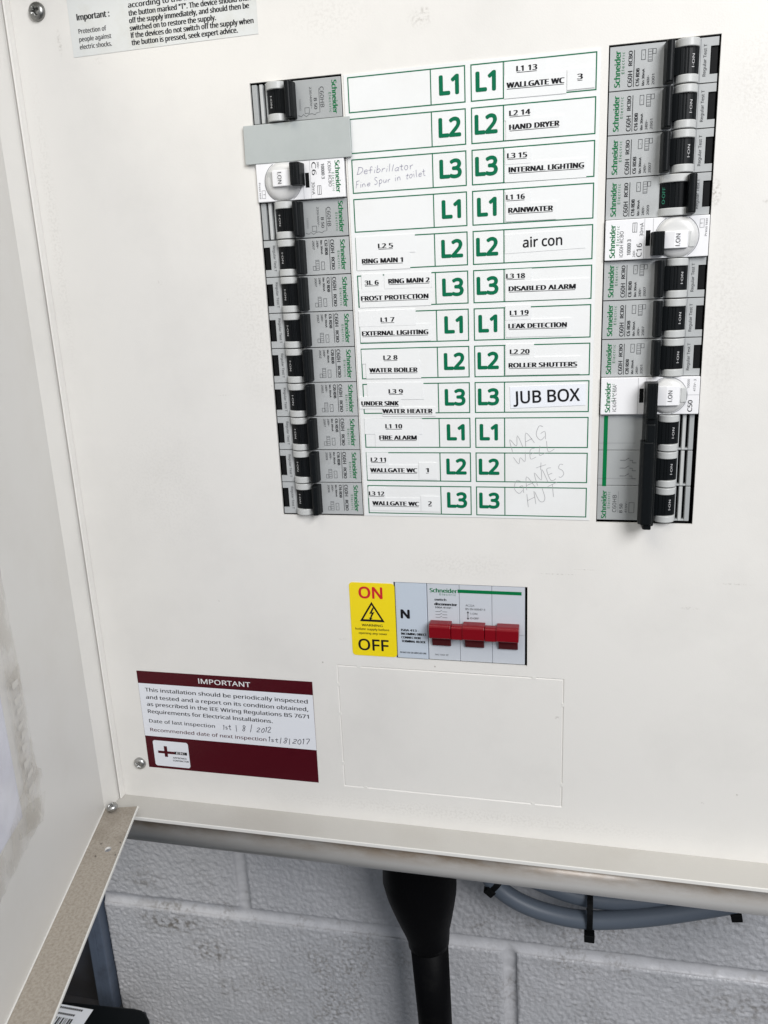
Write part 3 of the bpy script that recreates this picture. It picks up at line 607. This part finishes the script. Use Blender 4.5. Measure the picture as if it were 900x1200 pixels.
t = thing('instruction_sticker', 'pale grey sticker with safety instructions, cut by the top edge of the picture', 'sticker', (-43.5, 0, 40))
a = M(); a.extr([(-49.5, -19.4), (-8, -19.0), (49.4, -18.6), (49.8, 26), (-49.5, 26)], -.2, -.02, stick, 'y'); a.build('backing', t)
a = M(); ox, oz = -43.5, 40; y = -.26
text(a, 'Important :', -79.6-ox, 38.1-oz, 2.7, ink, width=17.8, y=y, off=.04, res=3)
for s, x0, x1, z in (('Protection of', -88.5, -73.2, 31.9), ('people against', -88.7, -71.0, 28.3), ('electric shocks.', -88.9, -71.2, 24.9)): text(a, s, (x0+x1)/2-ox, z-oz, 2.05, ink, width=x1-x0, y=y, off=.02, res=3)
for s, x0, x1, z in (('Press the test button regularly', -60, -6, 43.9), ('according to the instructions. Press', -60, 1.5, 40.5), ('the button marked "T". The device should then', -60.2, 3.4, 37.0), ('off the supply immediately, and should then be', -60.3, 2.2, 33.8), ('switched on to restore the supply.', -60.4, -15, 30.5), ('If the devices do not switch off the supply when', -60.2, 3.9, 27.3), ('the button is pressed, seek expert advice.', -60.3, -4.4, 24.1)):
    text(a, s, (x0+x1)/2-ox, z-oz, 2.3, ink, width=x1-x0, y=y, off=.036, res=3)
a.build('lettering', t, fix=False)

# ================================================================== breakers
# local frame of a breaker: x from the logo end (-22.5) to the far end (+22.5), z up (18 pitch), y towards the wall
def X(s): return s-22.5
def brk_text(a, s, t, h, l, body, m, y, **kw):
    """line along z (reads upwards); s = distance from the logo end, t = distance of the line's START from the lower edge"""
    text(a, body, X(s), -9+t, h, m, width=l, rot=90, y=y, align='L', **kw)
def barrel(s, s0=23.2, s1=37.2, c0=.6, hgt=3.1):
    q = (s-s0)/(s1-s0); return c0-hgt*math.sin(math.pi*max(0, min(1, q)))**.55
def arcprof(s0, s1, base, hgt, n=14, p=.55):
    return [(X(s0), 3)]+[(X(s0+(s1-s0)*i/n), base-hgt*math.sin(math.pi*i/n)**p) for i in range(n+1)]+[(X(s1), 3)]
def lever_profile(s0, s1, f, hgt, lean):     # cross-section of a lever: wide foot, narrower rounded top
    ft = f
    return [(X(s0), 1.5), (X(s0)-.1, ft), (X(s0)+lean*.5, -hgt*.55), (X(s0)+.3+lean, -hgt+.8), (X(s0)+1.1+lean, -hgt), (X(s1)-1.6+lean*.6, -hgt), (X(s1)-.7+lean*.6, -hgt+.7), (X(s1)-.2, ft-1.5), (X(s1)+.2, 1.5)]
FY = .5                                      # face of the older grey breakers, just behind the cover
def mech(root, on=True, dz=0, lever=True, barm=black):
    for (a_, b_) in ((5.4, 8.75), (-8.75, -5.4)):
        q = M(); q.extr(arcprof(27.3 if on else 23.0, 37.4, FY, 4.4, 16, .5), a_+dz, b_+dz, greyl, 'z', False); q.build('cheek', root, bevel=.35)
    q = M(); pr_ = arcprof(23.2, 37.2, FY, 3.1, 14); q.extr(pr_, -5.4+dz, 5.4+dz, barm, 'z')
    for s_ in ((29.6, 31.4, 32.6) if on else (27.6, 30, 31.4)):
        yy = barrel(s_); q.box(X(s_)-.25, X(s_)+.25, yy-.45, yy+1, -5.3+dz, 5.3+dz, black)
    b_ = q.build('barrel', root)
    q = M()
    if on: text(q, 'I·ON', X(34.6), dz, 0.95, inkw2, width=5.2, rot=90, surf=lambda x_, z_: barrel(x_+22.5)-.14, off=.01, res=3)
    else: text(q, 'O·OFF', X(24.9), dz, 1.2, tealtext, width=7.0, rot=90, surf=lambda x_, z_: barrel(x_+22.5)-.14, off=.02, res=3)
    q.build('lettering', b_, fix=False)
    if lever:
        q = M()
        pr_ = lever_profile(22.7, 26.9, FY, 6.4, .4) if on else lever_profile(34.6, 39.0, FY, 6.8, .2)
        q.extr(pr_, -8.2+dz, 8.2+dz, black, 'z'); q.build('lever', root, bevel=.5)
def logo(a, y, dz=0, zoff=1.6, s=3.3, l=14.4):
    text(a, 'Schneider', X(s), -9+zoff+dz, 2.35, green, width=l, rot=90, y=y, align='L', off=.035, res=3)
    text(a, 'Electric', X(s+2.35), -9+zoff+5.2+dz, 1.15, green, width=8.6, rot=90, y=y, align='L', off=.0, res=2, sp=1.3)
def residual(label, kind_line, year, group, on=True, faceM=grey):
    r = thing('circuit_breaker', label, 'circuit breaker', group=group)
    q = M(); q.extr([(X(0), -8.78), (X(41.6), -8.78), (X(41.6), -8.8), (X(44.9), -8.8), (X(44.9), -5.6), (X(41.7), -5.6), (X(41.7), 5.4), (X(44.9), 5.4), (X(44.9), 8.8), (X(41.6), 8.78), (X(0), 8.78)], FY, 20, faceM, 'y')
    q.build('body', r, bevel=.3)
    q = M(); q.box(X(41.8), X(44.9), 1.2, 18, -5.5, 5.3, blackm); q.build('test_button', r, bevel=.4)
    mech(r, on)
    a = M(); y = FY-.1; logo(a, y)
    brk_text(a, 8.7, 1.3, 1.9, 6.3, 'C60H', ink, y, off=.02, res=3); brk_text(a, 8.7, 9.8, 1.6, 5.8, 'RCBO', ink, y, off=.035, res=3)
    a.rect(X(10.15), X(10.4), -7.9, 6.8, y, ink)
    brk_text(a, 11.9, 1.4, 1.45, 7.0, kind_line, ink, y, off=.04, res=2); brk_text(a, 14.2, 1.4, 1.15, 6.6, 'IΔn 30mA', ink, y, off=.03, res=2)
    brk_text(a, 16.4, 1.4, 1.05, 3.9, '240V~', inkg, y, off=.02, res=2); brk_text(a, 18.5, 1.4, 1.05, 4.2, year, inkg, y, off=.02, res=2)
    a.frame(X(13.2), X(15.0), 2.6, 6.6, .18, y, inkg); text(a, '~', X(14.1), 4.6, 1, inkg, rot=90, y=y)
    a.frame(X(16.0), X(17.9), 1.7, 6.7, .16, y, inkg); a.frame(X(17.9), X(19.4), 4.6, 6.7, .16, y, inkg)
    for k_ in range(4): a.rect(X(16.3), X(17.6), 2.2+k_*1.1, 2.5+k_*1.1, y, inkl)
    text(a, 'Regular Test T', X(39.5), 0, 1.25, inkg, width=12.6, rot=90, y=y, off=.01, res=3)
    a.rect(X(37.6), X(37.72), -8.6, 8.6, y, inkl)
    a.build('lettering', r, fix=False)
    return r
def c60hb(label, group):
    r = thing('circuit_breaker', label, 'circuit breaker', group=group)
    q = M(); q.extr([(X(0), -8.78), (X(38.0), -8.78), (X(38.0), 8.78), (X(0), 8.78)], FY, 20, greyd, 'y')
    q.box(X(39.3), X(41.1), FY+.2, 20, -8.78, 8.78, greyl); q.box(X(42.3), X(44.9), FY+.1, 20, -8.78, 8.78, greyd); q.box(X(38), X(44.9), 4, 20, -8.8, 8.8, blackm)
    q.build('body', r, bevel=.25)
    mech(r, True); a = M(); y = FY-.1; logo(a, y)
    brk_text(a, 9.6, 3.9, 1.9, 9.0, 'C60HB', inkg, y, off=.0, res=3); brk_text(a, 13.0, 8.6, 1.5, 4.8, 'B 50', inkg, y, off=.02, res=2); brk_text(a, 15.2, 3.6, 1.0, 9.4, '230/400V~', inkg, y, res=2)
    a.frame(X(16.2), X(18.6), 6.4-3, 12-6, .15, y, inkg); brk_text(a, 20.8, 8.4, .9, 5, '10000', inkl, y, res=2)
    z = [(X(11), -4.5), (X(11), 5.9), (X(13), 6.2), (X(13.3), 6.9), (X(15), 6.3), (X(16.5), 6.4), (X(18), 7.4), (X(19.4), 6.3), (X(20.4), 7.2), (X(22), 6.6)]
    stroke(a, z, .18, y, inkg); a.build('lettering', r, fix=False)
    return r
def white_rcbo(label, c50=False):
    r = thing('circuit_breaker', label, 'circuit breaker'); WYF = -1.6
    q = M(); q.extr([(X(0), -8.9), (X(45.2), -8.9), (X(45.2), 8.9), (X(0), 8.9)], WYF, 20, white, 'y'); q.build('body', r, bevel=.3)
    # round dial, clipped by the module edges
    cs, ct = (30.9 if c50 else 31.4), 0.0; DR = 8.5 if c50 else 9.3; q = M(); v = []; nn = 40; nr = 8
    for i in range(nr+1):
        rr = DR*(1-(i/nr)**1.6) if i < nr else 0.01
        for k_ in range(nn):
            a_ = 2*math.pi*k_/nn; xx = cs+rr*math.cos(a_); tt = max(-8.7, min(8.7, ct+rr*math.sin(a_)))
            v.append((X(xx), WYF+.2-2.6*(1-(rr/(DR+.05))**4.5)**.6*(1 if i else 0), tt))
    q.add(v, [(i*nn+k_, i*nn+(k_+1)%nn, (i+1)*nn+(k_+1)%nn, (i+1)*nn+k_) for i in range(nr) for k_ in range(nn)], white_shaded, True); q.build('dial', r)
    bt = -1.3 if not c50 else .4
    q = M(); q.extr([(X(25.5), -2), (X(25.8), -5.4), (X(30), -6.0), (X(35.6), -5.3), (X(36.4), -3)], bt-(3.6 if not c50 else 4.6), bt+(3.8 if not c50 else 4.6), white, 'z'); wdw = q.build('window', r, bevel=.25)
    q = M(); text(q, 'I.ON', X(31.6), bt, 1.9, ink, width=5.2, rot=90, y=-6.12, res=4); q.build('lettering', wdw, fix=False)
    q = M(); q.extr([(X(36.5), -2.5), (X(36.6), -4.0), (X(39.0), -3.2), (X(39.4), -2)], bt-3.3, bt+3.5, greyl, 'z'); q.build('stop', r, bevel=.2)
    q = M()
    if c50: q.extr(lever_profile(20.2, 26.2, WYF, 11.5, .2), -9.6, 7.0, black, 'z')
    else: q.extr(lever_profile(20.2, 26.2, WYF, 9.0, .1), -7.6, 2.6, black, 'z')
    for k_ in range(3): q.box(X(21.6+k_*1.4), X(22.0+k_*1.4), (-11.7 if c50 else -9.2), -6, (-9.0 if c50 else -7), (6.4 if c50 else 2), black)
    q.build('lever', r, bevel=.5)
    q = M(); q.box(X(17.9), X(19.9), WYF-.06, WYF+2, -3.2, 3.6, blackm); q.build('slot', r)
    a = M(); y = WYF-.08; logo(a, y, zoff=1.3)
    groove_shade = [(X(cs+(DR+.25)*math.cos(R(d_))), (DR+.25)*math.sin(R(d_))) for d_ in range(-180, 181, 6)]  # shaded groove round the dial, painted as a thin grey ring
    for i_ in range(len(groove_shade)-1):
        if abs(groove_shade[i_][1]) < 8.6 and abs(groove_shade[i_+1][1]) < 8.6: stroke(a, groove_shade[i_:i_+2], .28, y, inkl)
    a.rect(X(17.2), X(17.3), -8.7, 8.7, y, inkl); a.rect(X(21.0), X(21.1), 3, 8.7, y, inkl)
    if c50:
        brk_text(a, 6.5, 1.6, 1.6, 6.6, 'iC60H', ink, y, res=3); brk_text(a, 6.5, 9.4, 1.5, 5, 'C 60A', ink, y, res=3)
        brk_text(a, 41.2, 1.3, 2.0, 5.4, 'C50', ink, y-.05, off=.02, res=4); brk_text(a, 40.0, 12.4, 1, 4.3, '10000', inkg, y, res=2); brk_text(a, 42.8, 11, 1, 5.6, '415V~ 3', inkg, y, res=2); a.rect(X(38.6), X(45.1), .2, .32, y, inkl)
    else:
        brk_text(a, 7.3, 1.4, 1.6, 11.4, 'iC60H RCBO', ink, y, res=3); brk_text(a, 10.7, 2.2, 1.6, 6.8, '10000 3', inkl, y, off=.05, res=2); brk_text(a, 13.0, 1.2, 1.1, 3.2, '240V~', inkg, y, res=2)
        brk_text(a, 15.2, 1.2, 2.2, 5.9, 'C16' if 'C16' in label else 'C6', ink, y, off=.004, res=4); brk_text(a, 16.0, 10.2, 1.5, 5.8, '30mA', ink, y, res=3)
        a.frame(X(12.0), X(14.0), 3.0, 7.2, .2, y, inkg); a.rect(X(12.9), X(13.1), 3.0, 7.2, y, inkg)
        a.frame(X(41.0), X(42.9), 3.5, 7.2, .12, y, inkg); text(a, 'T', X(41.9), 5.4, 1.1, ink, rot=90, y=y); brk_text(a, 43.8, 8.8, .9, 7.6, 'Press test', inkg, y, res=2)
    a.build('lettering', r, fix=False); return r
def copy_thing(o, label):
    r = o.copy(); COL.objects.link(r); r['label'] = label
    for ch_ in kids(o):
        c_ = ch_.copy(); COL.objects.link(c_); c_.parent = r
        for g_ in kids(ch_):
            d_ = g_.copy(); COL.objects.link(d_); d_.parent = c_
    return r
def place(o, left, row):
    o.location = ((22.5 if left else 190.7)*K, 0, (-9-18*row+(.0 if left else 0))*K)
    o.rotation_euler = (0, math.pi if left else 0, 0)
GL = 'grey breakers in the left column'; GR = 'grey breakers in the right column'
b = c60hb('grey breaker with pen scrawl, topmost in the left column above the blank plate', GL); place(b, True, 0)
b = copy_thing(b, 'grey breaker with vent slots just below the white one, left column'); place(b, True, 3)
b = white_rcbo('white breaker with round dial under the grey blank plate, marked C6'); place(b, True, 2)
specs = {4: ('C32 RDB', '2007', 'grey breaker in line with the RING MAIN 1 label'), 5: ('C32 RDB', '2007', 'grey breaker in line with the FROST PROTECTION label'), 6: ('C6 RDB', '2007', 'grey breaker in line with the EXTERNAL LIGHTING label'),
 7: ('C20 RDB', '2002', 'grey breaker in line with the WATER BOILER label'), 8: ('C20 RDB', '2002', 'grey breaker in line with the UNDER SINK WATER HEATER labels'), 9: ('C6 RDB', '2007', 'grey breaker in line with the FIRE ALARM label'),
 10: ('C16 RDB', '2009', 'grey breaker in line with the WALLGATE WC 1 label'), 11: ('C16 RDB', '2009', 'grey breaker at the bottom of the left column beside WALLGATE WC 2')}
protos = {}
def res_bk(kl, yr, lab, grp, on=True):
    key = (kl, yr, on)
    if key in protos: o = copy_thing(protos[key], lab); o['group'] = grp; return o
    protos[key] = residual(lab, kl, yr, grp, on); return protos[key]
for rw, (kl, yr, lab) in specs.items(): place(res_bk(kl, yr, lab, GL), True, rw)
specsR = {0: ('C16 RDB', '2001', 'grey breaker at the top of the right column beside WALLGATE WC 3', True), 1: ('C16 RDB', '2001', 'grey breaker second from the top in the right column, level with HAND DRYER', True),
 2: ('C6 RDB', '2007', 'grey breaker third from the top in the right column, level with INTERNAL LIGHTING', True), 3: ('C16 RDB', '2009', 'grey breaker switched off with its lever to the right, above the white C16', False),
 5: ('C6 RDB', '2007', 'grey breaker directly below the white C16 one, level with DISABLED ALARM', True), 6: ('C6 RDB', '2007', 'grey breaker in the right column level with LEAK DETECTION', True), 7: ('C20 RDB', '2001', 'grey breaker level with ROLLER SHUTTERS, above the white C50', True)}
for rw, (kl, yr, lab, on) in specsR.items(): place(res_bk(kl, yr, lab, GR, on), False, rw)
b = white_rcbo('white breaker with round dial marked C16, right column'); place(b, False, 4)
b = white_rcbo('white breaker marked C50 with long black lever, right column', True); place(b, False, 8)
# three-pole breaker
r = thing('three_pole_breaker', 'grey three-pole breaker with green stripe and long black tie bar', 'circuit breaker', (190.4, 0, -189))
q = M()
for k_ in (-1, 0, 1):
    z0, z1 = k_*18-8.9, k_*18+8.9
    q.box(X(0), X(37.6), FY, 20, z0, z1, greyd); q.box(X(38.9), X(40.6), FY+.2, 20, z0+.1, z1-.1, greyl); q.box(X(42.0), X(44.2), FY+.1, 20, z0+.1, z1-.1, greyd)
    q.box(X(37.4), X(44.2), FY+.5, 20, z0, z0+1.0, greyd)
q.box(X(37.6), X(44.2), 4.5, 20, -26.5, 26.5, blackm); q.build('body', r, bevel=.25)
for k_ in (-1, 0, 1): mech(r, True, k_*18, False)
q = M(); q.extr(lever_profile(20.4, 27.2, FY, 9.0, .4), -27.2, 27.0, black, 'z'); q.extr([(X(19.2), -5.0), (X(19.0), -11.0), (X(20.6), -13.2), (X(24.4), -13.2), (X(25.6), -12.2), (X(25.8), -5.0)], -25.5, 15.5, black, 'z')
q.extr([(X(21.0), -5), (X(21.3), -11), (X(22), -12), (X(25.3), -12), (X(25.8), -5)], -28.2, 24.0, black, 'z'); q.build('tie_bar', r, bevel=.5)
a = M(); y = FY-.1; logo(a, y, dz=-18, zoff=1.0); a.rect(X(2.2), X(4.1), -9.3, 26.2, y, green)
for z_ in (9+3.6, -9+3.6): a.rect(X(0), X(17.5), z_, z_+.12, y, inkl)
for k_ in range(3):
    z_ = 4-k_*4; stroke(a, [(X(10.4), z_), (X(13), z_), (X(14.8), z_+1.2)], .2, y, inkg); stroke(a, [(X(15), z_), (X(16.4), z_), (X(16.4), z_-1.3), (X(18.2), z_-1.3)], .2, y, inkg)
brk_text(a, 8.4, -18+4.2, 1.9, 9, 'C60HB', inkg, y, res=3); brk_text(a, 11.6, -18+4, 1.5, 4.6, 'B 50', inkg, y, off=.02, res=2); brk_text(a, 14, -18+4, 1, 6, '415V~', inkg, y, res=2); a.frame(X(15.4), X(18), -23, -17.6, .15, y, inkg); a.rect(X(10.1), X(10.25), -23, -12, y, inkl)
a.build('lettering', r, fix=False)
# blank plate
bk = M(); bk.extr([(-27.4, -8.8), (27.1, -8.9), (26.9, 9.0), (-27.1, 8.9)], -2.0, -.9, blankm, 'y'); o = bk.build('blanking_plate', None, bevel=.25, loc=(22.1, 0, -27.3)); tag(o, 'plain grey blanking plate covering the second way of the left column', 'blanking plate')

# ================================================================== main switch
r = thing('neutral_block', 'pale blue module marked N between the yellow sticker and the red switch', 'terminal block', (69.8, 0, -276.9))
M().box(-8.8, 8.9, .4, 20, -22.6, 22.7, bluegrey).build('body', r, bevel=.3)
a = M(); y = .32; text(a, 'N', -3.5, 4.1, 4.7, ink, width=4.5, y=y, off=.08, res=4)
for s, x0, x1, z in (('ISBA 413 -', -6.1, 3.9, -5.6), ('INCOMING DIRECT', -6.1, 8.2, -7.8), ('CONNECTION', -6.1, 4.6, -10.0), ('TERMINAL BLOCK', -6.1, 7.4, -12.3)): text(a, s, (x0+x1)/2, z, 1.35, ink, width=x1-x0, y=y, off=.055, res=2)
text(a, 'DO NOT USE ON SWITCHED LINE', .3, -19.2, .95, ink, width=15, y=y, off=.02, res=2); a.build('lettering', r, fix=False)
r = thing('main_switch', 'grey main switch with three joined red levers', 'switch', (105.5, 0, -276.9))
for k_ in (-1, 0, 1):
    q = M(); x0, x1 = k_*17.7-8.8, k_*17.7+8.75
    q.box(x0, x1, .4, 20, -5.3, 22.7, bluegrey2); q.box(x0, x1, .7, 20, -22.6, -5.45, bluegrey2); q.build('module', r, bevel=.25)
    xc = k_*18.3-.7
    q = M(); q.extr([(2, -14.2), (-.6, -13.4), (-2.0, -10), (-2.6, -6), (-2.0, -2), (2, .4)], xc-5.2, xc+5.2, red_shaded, 'x'); q.build('barrel', r, bevel=.3)
    q = M(); q.extr([(1, 1.3), (-4.6, 1.3), (-6.0, .9), (-6.6, -.2), (-6.6, -6.3), (-5.6, -7.0), (-2, -5.6), (1, -5)], xc-5.95, xc+5.95, red, 'x'); q.build('lever', r, bevel=.3)
for xc in (-9.7, 8.6):
    q = M(); q.extr([(-1.4, .7), (-4.4, .7), (-5.6, .2), (-6.0, -.6), (-6.0, -6.8), (-5.2, -7.4), (-1.4, -5.6)], xc-3.15, xc+3.15, red, 'x'); q.build('link', r, bevel=.3)
a = M(); y = .3; ox, oz = 105.5, -276.9
text(a, 'Schneider', 88.1-ox, -258-oz, 2.3, green, width=15, y=y, off=.035, res=3); text(a, 'Electric', 90.4-ox, -260.2-oz, 1.1, green, width=9, y=y, res=2, sp=1.3)
a.rect(95.9-ox, 130.2-ox, -258.9-oz, -257.0-oz, y, green)
text(a, 'switch', 86.3-ox, -263.3-oz, 1.3, ink, width=6.4, y=y, off=.04, res=2); text(a, 'disconnector', 89.2-ox, -265.9-oz, 1.5, ink, width=12.4, y=y, off=.06, res=2); text(a, '100A 415V~', 88-ox, -267.9-oz, 1, ink, width=9.6, y=y, off=.03, res=2)
for k_ in range(3):
    z_ = -270.4-k_*1.7-oz; stroke(a, [(83.4-ox, z_), (85.6-ox, z_), (87-ox, z_+.8)], .22, y, inkg); stroke(a, [(87.2-ox, z_), (89.9-ox, z_)], .22, y, inkg)
text(a, 'AC22A', 102.5-ox, -266-oz, 1.1, inkg, width=4.8, y=y, res=2); text(a, 'BS EN 60947-3', 105.4-ox, -268.1-oz, 1.1, inkg, width=10.6, y=y, off=.01, res=2)
text(a, 'I-ON', 104.6-ox, -270.7-oz, 1.1, inkg, width=3.6, y=y, res=2); text(a, 'O-OFF', 104.9-ox, -273.4-oz, 1.1, inkg, width=4.6, y=y, off=.02, res=2)
a.flat([(-4.9, 6.4), (-3.5, 6.4), (-4.2, 7.6)], y, inkg); a.flat([(-4.9, 3.6), (-4.2, 2.4), (-3.5, 3.6)], y, inkg); a.rect(-4.35, -4.05, 3.6, 6.4, y, inkg)
text(a, 'MG 100A 3P', 86.3-ox, -296.4-oz, .9, inkg, width=7.4, y=.6, res=2)
a.build('lettering', r, fix=False)

# ================================================================== below the board
r = thing('cable_gland', 'black rubber boot and pipe running down from under the board', 'cable gland', (53, 80, -439))
path = [(0, 0, 0), (-.5, 0, -30), (-.8, 0, -55), (-.6, 0, -75), (.2, 0, -86), (1.4, 0, -98), (2.6, 0, -110), (3.6, 0, -120), (4.0, 0, -127), (4.1, 0, -131)]
q = M(); tube(q, path, [26, 26.5, 27, 26.6, 25.4, 22.8, 19.6, 16.8, 15.4, 15.2], rubber, 36)
for i_, p_ in enumerate(q.v):
    d_ = Vector((p_[0], p_[1], 0)); nn_ = 1+.022*noise.noise(Vector((p_[0]/9, p_[1]/9, p_[2]/14)))+.012*math.sin(p_[2]*.45+p_[0]*.08); q.v[i_] = (p_[0]*nn_, p_[1]*nn_, p_[2])
q.build('boot', r)
q = M(); tube(q, [(4.3, 0, -125), (7.0, 0, -200), (9.5, 0, -300), (13, 0, -470)], [14.3, 13.0, 12.3, 12.3], rubber, 28)
q.build('pipe', r)
cabs = [('grey cable, lower of the two looping under the board', [(88, 90, -436), (93, 90, -490), (103, 89, -515), (120, 88, -529), (144, 88, -537), (174, 88, -538.5), (213, 89, -530.5), (257, 91, -517), (292, 92, -503), (330, 92, -480), (345, 92, -436)]),
        ('grey cable, upper of the two looping under the board', [(97, 98, -436), (103, 98, -485), (118, 98, -508), (140, 97, -520), (173, 96, -527), (212, 97, -524), (250, 99, -513), (285, 100, -497), (315, 100, -470), (325, 100, -436)])]
for lab, p in cabs:
    q = M(); tube(q, spline3(p, 7), 6.4, cablem, 18); tag(q.build('grey_cable', None), lab, 'cable', 'grey cables looping under the board')
def ziptie(lab, x, y, z, rx, rz, hz, ang=0):
    t_ = thing('zip_tie', lab, 'zip tie', (x, y, z), (0, R(ang), 0)); q_ = M(); n_ = 28
    v_ = []
    for i in range(n_):
        a_ = 2*math.pi*i/n_
        for (w_, k_) in ((-2.0, 0), (2.0, 0), (2.0, 1.1), (-2.0, 1.1)): v_.append((w_, (rx+k_)*math.cos(a_), (rz+k_)*math.sin(a_)))
    q_.add(v_, [(i*4+j, i*4+(j+1) % 4, ((i+1) % n_)*4+(j+1) % 4, ((i+1) % n_)*4+j) for i in range(n_) for j in range(4)], blackm); q_.build('strap', t_)
    q_ = M(); q_.box(-3.6, 3.6, -rx*.5-6, -rx*.5+1, hz-3.2, hz+2.8, blackm); q_.build('head', t_, bevel=.6)
ziptie('black zip tie round the middle of the grey cables', 173, 92, -534, 11.5, 13.8, -14.5)
ziptie('black zip tie at the left end of the grey cables', 106, 92, -517, 9, 9, -5, 40)
ziptie('black zip tie at the right end of the grey cables', 268, 95, -512, 9, 8, -7.5, -10)
